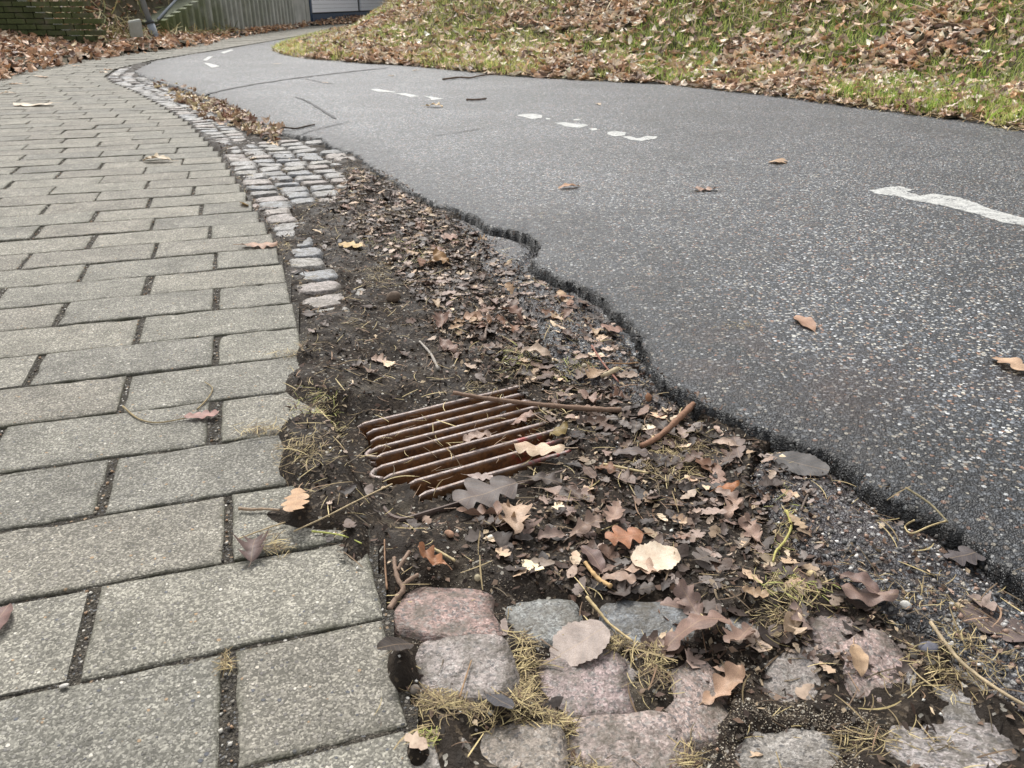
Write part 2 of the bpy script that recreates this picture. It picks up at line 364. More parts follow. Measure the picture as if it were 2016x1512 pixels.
MUD = [(650, 755, 92, 45, 1.0), (655, 900, 88, 75, 1.0), (600, 850, 55, 34, .8), (610, 690, 22, 30, .6), (640, 1010, 75, 42, .9), (540, 1020, 60, 30, .45), (590, 920, 45, 40, .7), (700, 1070, 28, 40, .8), (790, 1310, 30, 45, .9), (600, 700, 20, 16, .6), (820, 1480, 25, 30, .7)]
def z_dirt(x, y, fine=True):
    base = z_gut(x, y); E = expo(x, y)
    sA = sdist(A_POLY, x, y)
    z = base - .0075 + .018*(1-E)**1.5 + .009*fbm(x, y, 9, 4, 2)*(1-.2*E) - .024*sstep(-.004, .012, led_s(x, y)) - .010*sstep(-.04, -.012, sA)
    if fine: z = z + .0045*fbm(x, y, 55, 3, 4)
    u, v = g_uv(x, y)
    ins = (u > -.020 + .022*sstep(.10, .05, v) + .03*sstep(.19, .20, v)) & (u < .30) & (v > .003) & (v < .248)
    cov = sstep(.19, .29, u + .014*fbm(x, y, 40, 3, 6) + .25*np.maximum(v-.19, 0)) * sstep(.03, .12, v)
    deep = np.where(ins, -.13, 0)*(1-cov)
    flat = (u > -.05) & (u < .36) & (v > -.02) & (v < .32)
    dr_ = np.hypot(np.maximum(np.maximum(-.03-u, u-.34), 0), np.maximum(np.maximum(-v, v-.30), 0)); wf = 1 - sstep(.0, .085, dr_)
    z = z*(1-wf) + (GZ - .003 - .005*sstep(.0, .03, np.minimum(v-.24, .295-v)) + .0035*fbm(x, y, 30, 3, 9) + .003*fbm(x, y, 80, 2, 10) + .008*cov)*wf
    z = z + deep
    # soil washed over the paver edge beside the grate
    px, py = pix(x, y, 0); d = d_edge(x, y)
    mud = np.zeros_like(np.asarray(x, float))
    for cx, cy, rx, ry, a_ in MUD: mud = mud + a_*np.exp(-(((px-cx)/rx)**2 + ((py-cy)/ry)**2)**1.5)
    over = -.0125 + .034*np.clip(mud, 0, 1.0) + .0045*fbm(x, y, 24, 4, 12) + .002*fbm(x, y, 90, 2, 13)
    k = sstep(.03, -.005, d); z = np.where(flat, z, z*(1-k) + (over - .004)*k)
    return z
def z_bank(x, y):
    s = sdist(B_POLY, x, y); left = sstep(-1.0, -2.6, x)*sstep(10, 13, y)
    return .004 + .015*sstep(0, .15, s) + s*.11 + np.maximum(0, s-.9)*(.30 + .3*left) + .05*fbm(x, y, .9, 4, 3)*sstep(0, .6, s) + .012*fbm(x, y, 8, 3, 3)
def z_pile(x, y):
    s = sdist(L_POLY, x, y)
    return .004 + .03*sstep(0, .15, s) + .125*np.minimum(s, 2.4) + np.maximum(0, s-2.6)*.45*sstep(24, 14, y) + .03*fbm(x, y, 1.5, 3, 21)*sstep(0, .5, s) + np.clip((y-11.3)*.42, 0, 3.2)*sstep(-5.42, -5.9, x)
def ground_z(x, y):
    x = np.asarray(x, float); y = np.asarray(y, float)
    d = d_edge(x, y); sA = sdist(A_POLY, x, y)
    z = np.where(d < -.02, 0.0, np.where(sA > 0, z_asph_top(x, y), z_dirt(x, y)))
    z = np.where((sA <= 0) & (d > 0) & (led_s(x, y) > 0), np.maximum(z, z_led(x, y)), z)
    sB = sdist(B_POLY, x, y); z = np.where(sB > 0, np.maximum(z, z_bank(x, y)), z)
    sL = sdist(L_POLY, x, y); z = np.where(sL > 0, np.maximum(z, z_pile(x, y)), z)
    mud = (d < .0) & (d > -.19); return np.where(mud, np.maximum(z, z_dirt(x, y)), z)

def field(name, mat, y0, y1, t0, t1, ky, kt, keep, zf, attr=None, top=None):
    ny = int(math.log((y1+.3)/(y0+.3))/ky); Y = (y0+.3)*np.exp(np.arange(ny+1)*ky) - .3
    T = np.arange(t0, t1, kt); yy, tt = np.meshgrid(Y, T, indexing='ij'); xx = tt*(yy+.3)
    K = keep(xx, yy); I = np.arange(K.size).reshape(K.shape)
    fk = K[:-1, :-1] & K[1:, :-1] & K[:-1, 1:] & K[1:, 1:]
    q = np.stack([I[:-1, :-1], I[:-1, 1:], I[1:, 1:], I[1:, :-1]], -1)[fk]
    used = np.unique(q); rem = np.zeros(K.size, np.int64); rem[used] = np.arange(len(used)); q = rem[q]
    X = xx.ravel()[used]; Yv = yy.ravel()[used]; Z = zf(X, Yv)
    cols = attr(X, Yv) if attr else None
    o = link(name, mesh_from(name, np.stack([X, Yv, Z], 1), q, mat, True, cols)); 
    return tag(o, kind='structure')

# base ground far beyond everything
V, Fc = [(-150, -40, -.25), (150, -40, -.25), (150, 200, -.25), (-150, 200, -.25)], [(0, 1, 2, 3)]
tag(link('ground', mesh_from('ground', V, Fc, S_MAT)), kind='structure')

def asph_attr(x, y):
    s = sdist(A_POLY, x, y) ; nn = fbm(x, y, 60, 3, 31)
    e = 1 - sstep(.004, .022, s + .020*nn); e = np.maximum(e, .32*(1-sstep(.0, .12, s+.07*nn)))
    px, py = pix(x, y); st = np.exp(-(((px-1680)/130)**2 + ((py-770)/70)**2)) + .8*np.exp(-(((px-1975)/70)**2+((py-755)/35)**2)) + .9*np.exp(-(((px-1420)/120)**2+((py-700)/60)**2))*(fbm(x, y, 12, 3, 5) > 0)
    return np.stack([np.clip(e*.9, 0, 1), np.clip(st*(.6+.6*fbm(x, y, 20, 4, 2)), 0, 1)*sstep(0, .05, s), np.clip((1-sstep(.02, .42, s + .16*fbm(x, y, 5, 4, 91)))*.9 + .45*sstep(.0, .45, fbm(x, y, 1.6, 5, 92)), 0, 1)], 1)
def z_asph(x, y):
    s = sdist(A_POLY, x, y); n1 = fbm(x, y, 45, 3, 33); n2 = fbm(x, y, 12, 3, 34)
    k = 1 - sstep(-.008, .010, s + .011*n1 + .010*n2)
    return z_asph_top(x, y) - .050*k - .010*(1-sstep(0, .09, s)) + (.008*n1 + .005*fbm(x, y, 110, 2, 35))*(1-sstep(0, .040, s))
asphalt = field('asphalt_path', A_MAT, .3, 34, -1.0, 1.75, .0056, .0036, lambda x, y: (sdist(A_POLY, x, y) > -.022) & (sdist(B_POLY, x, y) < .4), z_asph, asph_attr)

led_px = [(1470, 905), (1492, 975), (1545, 1050), (1590, 1105), (1680, 1160), (1760, 1215), (1850, 1275), (2016, 1405), (2200, 1560), (2500, 1400), (2016, 1100), (1760, 950), (1560, 850)]
led2_px = [(880, 420), (935, 500), (985, 560), (1045, 610), (1075, 680), (1130, 735), (1250, 790), (1400, 840), (1300, 720), (1250, 620), (1100, 520), (1000, 430)]
LP1 = at([p[0] for p in led_px], [p[1] for p in led_px], -.02)[:, :2]; LP2 = at([p[0] for p in led2_px], [p[1] for p in led2_px], -.02)[:, :2]
def led_s(x, y): return np.maximum(sdist(LP1, x, y), sdist(LP2, x, y)) + .012*fbm(x, y, 20, 4, 41) + .006*fbm(x, y, 70, 2, 42)
def z_led(x, y): s = led_s(x, y); return -.0175 - .018*(1-sstep(-.004, .018, s)) - .013*sstep(-.035, -.010, sdist(A_POLY, x, y)) + .004*fbm(x, y, 25, 3, 47) + .003*fbm(x, y, 8, 3, 43) + .0025*fbm(x, y, 70, 3, 44)
def led_attr(x, y): 
    e = .30 + .5*sstep(-.1, .35, fbm(x, y, 14, 4, 45)); return np.stack([e*.7, np.clip(.5+fbm(x, y, 7, 3, 46), 0, 1)*.6, 0*e], 1)
field('broken_asphalt', A_MAT, .3, 4.0, -.4, 1.3, .0048, .0036, lambda x, y: (led_s(x, y) > -.012) & (sdist(A_POLY, x, y) < .03), z_led, led_attr)

gutter = field('gutter', S_MAT, .3, 9.5, -1.0, 1.25, .0042, .0032, lambda x, y: (d_edge(x, y) > -.20) & (sdist(A_POLY, x, y) < .03), z_dirt)
# ------------------------------------------------------------------ pavement
def z_bed(x, y): return -.0048 - .0006*sstep(1.5, 3.0, y) + .0030*fbm(x, y, 40, 3, 51)*(1 - .6*sstep(1.5, 3.0, y))
pavement = field('pavement', J_MAT, .25, 30, -1.6, .05, .012, .009, lambda x, y: (d_edge(x, y) < .01) , z_bed)

def paver_geom(L, Wd, seed, n=1, skew=0.0):
    """bevelled slab, origin at the centre of its top; returns V, F, cols"""
    r = np.random.RandomState(seed)
    bx = .004
    prof = [(0, -.055), (0, -.0045), (.0007, -.0016), (.0026, -.0003), (.010, 0)]
    V = []; col = []; Fc = []
    nx, ny = 10, 5
    def ring(ins):
        x0, x1, y0, y1 = -L/2+ins, L/2-ins, -Wd/2+ins, Wd/2-ins; P = []
        for i in range(nx): P.append((x0+(x1-x0)*i/nx, y0))
        for i in range(ny): P.append((x1, y0+(y1-y0)*i/ny))
        for i in range(nx): P.append((x1-(x1-x0)*i/nx, y1))
        for i in range(ny): P.append((x0, y1-(y1-y0)*i/ny))
        return P
    N = 2*(nx+ny); jit = r.normal(0, .0006, (N, 2)); jz = np.abs(r.normal(0, .0008, N))
    chips = (r.rand(N) < .06)*r.uniform(.002, .005, N)
    for k, (ins, z) in enumerate(prof):
        for i, (x, y) in enumerate(ring(ins)):
            f = [1, 1, 1, .6, .1][k]; nrm = np.array([x/(L/2), y/(Wd/2)]); 
            xx = x + jit[i, 0]*f + skew*y - nrm[0]*chips[i]*f*.6; yy = y + jit[i, 1]*f - nrm[1]*chips[i]*f*.6
            zz = z - (jz[i] + chips[i]*.5)*(1 if k in (2, 3) else .3 if k == 4 else 0)
            V.append((xx, yy, zz)); c = [1, 1, .9, .55, .12][k]; col.append((c, 0, 0))
    for k in range(len(prof)-1):
        for i in range(N): j = (i+1) % N; Fc.append((k*N+i, k*N+j, (k+1)*N+j, (k+1)*N+i))
    Fc.append(tuple((len(prof)-1)*N+i for i in range(N)))
    return np.array(V), Fc, np.array(col)
WD = .150; b_line = to_ab(*at(280, 1313)[:2])[1]; Lf, Jn = .300, .0165
protoF = []; protoH = []
for s in range(8):
    V, Fc, co = paver_geom(Lf, WD-.0042, s); protoF.append(mesh_from('paver', V, Fc, P_MAT, False, co))
    V, Fc, co = paver_geom(.150, WD-.0042, 100+s); protoH.append(mesh_from('paver', V, Fc, P_MAT, False, co))
plist = []
for k in range(-3, 190):
    b = b_line + (k+.5)*WD; full = (k % 2 == 0)          # k = 0: the row above the line, a full paver at its right end
    aend = float(a_edge(b)) - .006; first = True
    while True:
        L = Lf if (full or not first) else .150
        a0 = aend - L; ac = (a0+aend)/2; x, y = from_ab(ac, b)
        if x < -(.80*y + .55) or x < -9: break
        if y > 8 and float(sdist(L_POLY, np.array([x]), np.array([y]))[0]) > .4: break
        if y > .12: plist.append((x, y, L))
        aend = a0 - Jn*rnd.uniform(.6, 1.25)*(1 if y < 1.9 else .62 if y < 3 else .42); first = False
def vis(x, y, m=60): 
    px, py = pix(x, y); return (-m < px < 2016+m) and (-m < py < 1512+m)
def inview(p): px, py = pix(p[0], p[1]); return px > -120 and py < 1640
pl_in = [p for p in plist if inview(p)]; pl_in.sort(key=lambda p: p[1]); sing = set(map(tuple, pl_in[:298]))
restV = []; restF = []; restC = []; off = 0
for i, p in enumerate(plist):
    x, y, L = p; rot = TH + rnd.gauss(0, .004); dz = rnd.gauss(0, .0011)
    tx, ty = rnd.gauss(0, .004), rnd.gauss(0, .005)
    if tuple(p) in sing:
        o = link('paver', rnd.choice(protoF if L > .2 else protoH), pavement, (x + rnd.gauss(0, .0012), y + rnd.gauss(0, .0008), dz))
        o.rotation_euler = (tx, ty, rot)
    else:
        V, Fc = box(-L/2, L/2, -WD/2+.003, WD/2-.003, -.03, 0); V = np.array(V); V[4:, :2] *= (1-.004/L, .96)
        c, s = math.cos(rot), math.sin(rot); X = V[:, 0]*c - V[:, 1]*s + x; Yv = V[:, 0]*s + V[:, 1]*c + y
        restV.append(np.stack([X, Yv, V[:, 2]+dz], 1)); restF += [tuple(v+off for v in f) for f in Fc]; restC.append(np.full((8, 3), .0)); off += 8
o = link('paver_rows', mesh_from('paver_rows', np.concatenate(restV), restF, P_MAT, False, np.concatenate(restC)), pavement); tag(o, kind='stuff')

# ------------------------------------------------------------------ setts
def sett_geom(seed, n=10, h=.06):
    r = np.random.RandomState(seed); g = np.linspace(-1, 1, n+1); V = []; col = []
    ph = r.uniform(0, 6.28, 6); am = r.uniform(.02, .07, 6); cr = r.uniform(.86, 1.08, 4)
    for j in range(n+1):
        for i in range(n+1):
            x, y = g[i], g[j]; m = max(abs(x), abs(y)); an = math.atan2(y, x)
            k = (abs(x)**5 + abs(y)**5)**(1/5) if m > 0 else 1
            sx, sy = (x*m/k, y*m/k) if m > 0 else (0, 0)
            wob = 1 + m*(am[0]*math.sin(2*an+ph[0]) + am[1]*math.sin(3*an+ph[1]) + am[2]*math.sin(5*an+ph[2]))*.8
            cc = cr[(x > 0) + 2*(y > 0)]; cc = 1 + (cc-1)*abs(x*y)
            t = max(0, (m-.70)/.30); 
            z = -.09*m**3 - 1.0*t**3.5 + .05*math.sin(3.1*x+ph[3])*math.cos(2.3*y+ph[4])*(1-t)
            V.append((sx*wob*cc, sy*wob*cc, z)); col.append((min(1, max(0, t*1.15-.25)), 0, 0))
    V = np.array(V); V[:, 2] += r.normal(0, .022, len(V)); V[:, :2] += r.normal(0, .012, (len(V), 2)); Fc = []
    for j in range(n):
        for i in range(n): a = j*(n+1)+i; Fc.append((a, a+1, a+n+2, a+n+1))
    return V, Fc, np.array(col)
SH = [sett_geom(s) for s in range(9)]; smesh = []
for V, Fc, co in SH:
    V2 = V*np.array([.56, .56, .026]); smesh.append(mesh_from('sett', V2, Fc, G_MAT, True, co))
gcols = [(.40, .345, .32), (.38, .37, .36), (.33, .345, .365), (.43, .41, .375), (.43, .375, .34), (.36, .35, .34), (.32, .33, .345), (.42, .41, .40)]
def sett(x, y, w_, d_, rot, colr, dz=0, idx=None, z=None):
    z0 = float(z_gut(np.array([x]), np.array([y]))[0]) if z is None else z
    o = link('sett', smesh[idx if idx is not None else rnd.randrange(9)], gutter, (x, y, z0+dz+.001), colr)
    o.scale = (w_*1.02, d_*1.02, 1); o.rotation_euler = (rnd.gauss(0, .035), rnd.gauss(0, .035), rot); return o
hand = [(882, 1215, .112, .088, .03, (.38, .255, .225)), (1072, 1212, .088, .082, .08, (.29, .30, .29)), (1282, 1216, .108, .080, 0, (.19, .205, .22)), (918, 1327, .100, .092, .14, (.36, .31, .29)),
        (1146, 1338, .098, .094, .06, (.37, .28, .27)), (1248, 1478, .112, .100, .10, (.42, .33, .30)), (1010, 1492, .092, .088, .12, (.38, .32, .27)), (1738, 1320, .085, .110, .25, (.40, .29, .265)),
        (1368, 1365, .080, .105, .35, (.36, .27, .24)), (1556, 1485, .115, .080, .05, (.36, .33, .30)), (1865, 1470, .135, .085, -.08, (.38, .34, .33)), (1560, 1330, .095, .095, .1, (.30, .26, .24)),
        (1475, 1225, .095, .08, .1, (.27, .26, .25)), (1890, 1350, .09, .09, .2, (.3, .28, .27)), (838, 1560, .09, .09, .15, (.33, .30, .27)), (1060, 1610, .1, .09, .1, (.33, .30, .27)), (1440, 1600, .1, .1, .1, (.3, .28, .27)),
        (1985, 1300, .09, .09, .2, (.30, .27, .26)), (1700, 1600, .1, .1, .1, (.34, .28, .27)), (1250, 1300, .06, .07, .1, (.30, .26, .25)), (1640, 1235, .09, .08, .2, (.33, .25, .23))]
for i, (px, py, ww, dd, ro, cc) in enumerate(hand):
    ww *= 1.08; dd *= 1.08
    p = at(px, py, -.018); sett(p[0], p[1], ww, dd, ro, cc, idx=i % 9)
nset = 0; farS = []
b = to_ab(*at(700, 1120)[:2])[1]
while b < 9.2:
    ae = float(a_edge(b)); jn = 7; tl = (float(a_edge(b+.05)) - float(a_edge(b-.05)))/.1
    a = ae + .010 + rnd.uniform(0, .008)
    for j in range(jn):
        ww = rnd.uniform(.088, .112); x, y = from_ab(a+ww/2, b + rnd.gauss(0, .004) + .012*j*(y_ if False else 1)*.3)
        a += ww + .004
        if float(sdist(A_POLY, np.array([x]), np.array([y]))[0]) > -.03: break
        u, v = g_uv(x, y)
        if -.06 < u < .40 and -.05 < v < .34: continue
        if float(expo(np.array([x]), np.array([y]))[0]) < .10: continue
        if nset < 272: sett(x, y, ww, rnd.uniform(.084, .098), TH + .05 + rnd.gauss(0, .03), rnd.choice(gcols)); nset += 1
        else: farS.append((x, y, ww))
    b += .099
V_ = []; F_ = []; C_ = []; off = 0
Vs, Fs, Cs = sett_geom(77, 4)
for x, y, ww in farS:
    c, s = math.cos(TH), math.sin(TH); vx = Vs[:, 0]*ww/2; vy = Vs[:, 1]*.045
    z0 = float(z_gut(np.array([x]), np.array([y]))[0])
    V_.append(np.stack([x+vx*c-vy*s, y+vx*s+vy*c, z0 + Vs[:, 2]*.02 + rnd.gauss(0, .002)], 1)); F_ += [tuple(q+off for q in f) for f in Fs]; C_.append(Cs); off += len(Vs)
if V_:
    o = link('sett_rows', mesh_from('sett_rows', np.concatenate(V_), F_, G_MAT, True, np.concatenate(C_)), gutter); o.color = (.33, .32, .32, 1); tag(o, kind='stuff')

# ------------------------------------------------------------------ drain grate
grate = bpy.data.objects.new('drain_grate', None); C.collection.objects.link(grate)
gx, gy = g_xy(GL/2, GW/2); grate.location = (gx, gy, GZ)
tag(grate, 'rusty iron drain grate with slanting bars half buried in dead leaves and mud', 'drain grate')
def g_loc(u, v, z): x, y = g_xy(u, v); return (x-gx, y-gy, z)
def bar(u0, v0, u1, v1, hgt=.030, tw=.0034, z=0.0, seed=0, red=(9, 9)):
    n = 26; V = []; col = []; Fc = []; r = np.random.RandomState(seed)
    prof = [(-.45, -1), (-.80, -.12), (-.78, -.045), (-.5, 0), (.5, 0), (.78, -.045), (.80, -.12), (.45, -1)]
    wv = np.convolve(r.normal(0, 1, n+5), np.ones(4)/4, 'same')[:n+1]
    for i in range(n+1):
        t = i/n; u = u0+(u1-u0)*t; v = v0+(v1-v0)*t; taper = 1 - .0*t
        end = min(t, 1-t)*n; sh = .55 if end < 1 else 1
        for k, (a, zz) in enumerate(prof):
            V.append(g_loc(u, v + a*tw*sh + wv[i]*.0006, z + zz*hgt + (wv[i]*.0007 if k in (3, 4) else 0) - (.004 if end < 1 else 0)))
            g = 1.0 if red[0] < u < red[1] else 0; col.append(((1.0, .8)[k in (2, 5)] if k in (2, 3, 4, 5) else 0, g if k in (1, 2, 3, 4, 5, 6) else 0, 0))
    m = len(prof)
    for i in range(n):
        for k in range(m-1): Fc.append((i*m+k, i*m+k+1, (i+1)*m+k+1, (i+1)*m+k))
    Fc.append(tuple(range(m))[::-1]); Fc.append(tuple(n*m+k for k in range(m)))
    me = mesh_from('bar', V, Fc, I_MAT, False, col); return link('bar', me, grate)
vs = [0.0, .029, .056, .085, .109, .142, .172, .204, .240]
st = [0, .006, .003, -.008, -.008, -.022, -.020, .008, .010]
for i, (v, u0) in enumerate(zip(vs, st)):
    bar(u0, v, GL - (.0 if i == 0 else .02), v, .042, .0044, 0, i, (.18, .30) if i in (7, 8) else (.20, .26) if i == 6 else (9, 9))
def arc(uc, v0, v1, name='bar_end'):
    pts = [g_loc(uc - .012*math.sin(math.pi*t), v0+(v1-v0)*t, -.0045) for t in np.linspace(0, 1, 9)]
    V, Fc = tube(pts, .0040, 8); V = V + [v - Vector((0, 0, .012)) for v in V]; Fc = Fc + [tuple(len(V)//2+i for i in f) for f in Fc]
    link(name, mesh_from(name, V, Fc, I_MAT, True, [(1, 0, 0)]*len(V)), grate)
arc(-.006, vs[3], vs[4]); arc(-.019, vs[5], vs[6])
# frame: L-section kerb round the grate with one rounded corner showing at the front
def ringpts(u0, u1, v0, v1, r, z):
    P = []
    for cu, cv, a0 in ((u1-r, v0+r, -90), (u1-r, v1-r, 0), (u0+r, v1-r, 90), (u0+r, v0+r, 180)):
        for k in range(6): a = math.radians(a0+90*k/5); P.append(g_loc(cu+r*math.cos(a), cv+r*math.sin(a), z))
    return P + [P[0]]
P = ringpts(-.045, GL+.01, -.012, .288, .024, -.002); pr = []; Fc = []
V = []; n_ = len(P)-1
for i in range(n_):
    p = Vector(P[i]); c = Vector(g_loc(GL/2, .13, -.002)); o_ = (p-c); o_.z = 0; o_.normalize()
    for du, dz in ((.004, -.03), (.004, .001), (.002, .004), (-.002, .004), (-.004, .001), (-.004, -.03)): V.append(p + o_*du + Vector((0, 0, dz + .0006*math.sin(i*1.7) - .014*(1-min(1, max(0, ((p+grate.location).xy - Vector(g0)).dot(Vector(GV))/.2))))))
for i in range(n_):
    j = (i+1) % n_
    for k in range(6): k2 = (k+1) % 6; Fc.append((i*6+k, j*6+k, j*6+k2, i*6+k2))
link('frame', mesh_from('frame', V, Fc, mat_plain('dark_iron', (.12, .085, .07), .6, 90, .9, .3, .002), False), grate)
# brick shaft under the grate, so the slots look down into something
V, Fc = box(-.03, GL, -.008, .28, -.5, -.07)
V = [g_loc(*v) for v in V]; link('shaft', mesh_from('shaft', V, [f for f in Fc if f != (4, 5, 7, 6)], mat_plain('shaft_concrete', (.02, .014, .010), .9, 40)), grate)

# ------------------------------------------------------------------ leaves
def leaf_geom(kind, seed, ns=26, nl=3, stem=True):
    r = np.random.RandomState(seed); V = []; UV = []; Fc = []
    if kind == 'round': pass
    lobN = r.choice([3.3, 3.8, 4.3]); curl = r.uniform(-.6, 1.5); bend = r.uniform(-.4, .5); tw = r.uniform(-.5, .5); ph = r.uniform(0, 6)
    asym = r.uniform(-.25, .25); rip = r.uniform(.03, .09)
    if kind == 'round': curl, bend, tw = r.uniform(.08, .2), r.uniform(.05, .12), .05
    T = np.linspace(0, 1, ns+1)
    for i, t in enumerate(T):
        for j in range(-nl, nl+1):
            s = j/nl; side = 1 if s >= 0 else -1; tt = t
            if kind == 'oak':
                env = .27*max(0, math.sin(math.pi*min(1, (tt**.85)*.97+.03)))**.55*(.55+.65*tt)
                lob = abs(math.sin(math.pi*(lobN*tt + asym*side + .15)))**.75; wd = env*(.50+.60*lob)
            elif kind == 'oval': wd = .21*max(0, math.sin(math.pi*min(1, tt*.98+.01)))**.7
            elif kind == 'round': wd = .42*max(0, math.sin(math.pi*min(1, tt*.97+.02)))**.5*(1+.05*math.sin(tt*60+side))
            else:                # 'maple'
                env = .42*max(0, math.sin(math.pi*min(1, tt*.96+.02)))**.6; lob = abs(math.sin(math.pi*(2.6*tt+.1+asym*side*.3))); wd = env*(.38+.75*lob**1.3)
            x = wd*s; y = t - .5 + (.10 if kind in ('oak', 'maple') else .0)*abs(s)*wd*2
            z = curl*x*x*2.2 + bend*(t-.5)**2*1.6 + tw*x*(t-.5) + rip*abs(s)*math.sin(ph + t*17 + side*2) + .01*math.sin(9*x+11*t+ph)
            V.append((x, y, z)); UV.append((.5+.5*s*wd/.3, t))
    w_ = 2*nl+1
    for i in range(ns):
        for j in range(w_-1): a = i*w_+j; Fc.append((a, a+1, a+w_+1, a+w_))
    V = np.array(V); 
    if stem and kind != 'round':
        z0 = V[nl][2]; b0 = len(V); sv = []
        for k in range(5):
            q = k/4; yy = -.5-.24*q; xx = .05*q*q*(1 if seed % 2 else -1); zz = z0 - .01*q
            for dx, dz in ((-.012, 0), (0, .014), (.012, 0)): sv.append((xx+dx*(1.3-.5*q), yy, zz+dz)); UV.append((.5, 0))
        V = np.concatenate([V, np.array(sv)]); 
        for k in range(4):
            a = b0+k*3; Fc += [(a, a+1, a+4, a+3), (a+1, a+2, a+5, a+4), (a+2, a, a+3, a+5)]
    V[:, 2] -= np.percentile(V[:, 2], 8)
    return V, Fc, np.array(UV)
LM = {}
for kd, nn in (('oak', 9), ('oval', 3), ('round', 2), ('maple', 3)):
    LM[kd] = []
    for s in range(nn): V, Fc, UV = leaf_geom(kd, s+10); LM[kd].append(mesh_from('leaf', V, Fc, L_MAT, True, None, UV))
TAN = (.52, .33, .19); PALE = (.60, .47, .33); PINK = (.32, .20, .15); BRN = (.19, .10, .06); DARK = (.055, .038, .030); WET = (.105, .064, .046); GREY = (.15, .125, .11); ORG = (.38, .15, .06); YEL = (.55, .38, .16); OLV = (.20, .14, .04)
def gnorm(x, y, e=.02):
    z = ground_z(np.array([x, x+e, x]), np.array([y, y, y+e])); return z[0], np.clip((z[1]-z[0])/e, -.5, .5), np.clip((z[2]-z[0])/e, -.5, .5)
nleaf = 0
def leaf(px, py, size, rot, kind, colr, label, group=None, lift=.003, tilt=(0, 0), idx=None, zp=None, name='leaf', flat=1.0, wpos=None):
    global nleaf
    p = at(px, py, zp if zp is not None else 0) if wpos is None else wpos
    if wpos is None and zp is None:
        for _ in range(3): zz = float(ground_z(np.array([p[0]]), np.array([p[1]]))[0]); zz = max(zz, -.045); p = at(px, py, zz)
    x, y = float(p[0]), float(p[1]); z, gx_, gy_ = gnorm(x, y); z = max(z, zp if zp is not None else -.043)
    if zp is not None: z = zp; gx_ = gy_ = 0
    ms = LM[kind]; o = link(name, ms[idx % len(ms) if idx is not None else rnd.randrange(len(ms))], None, (x, y, z+lift), colr)
    o.scale = (size, size, size*flat); nrm = Vector((-gx_, -gy_, 1)).normalized()
    q = nrm.to_track_quat('Z', 'Y').to_matrix() @ Matrix.Rotation(math.radians(rot), 3, 'Z') @ Matrix.Rotation(tilt[0], 3, 'X') @ Matrix.Rotation(tilt[1], 3, 'Y')
    o.rotation_euler = q.to_euler(); tag(o, label, 'leaf', group); nleaf += 1; return o
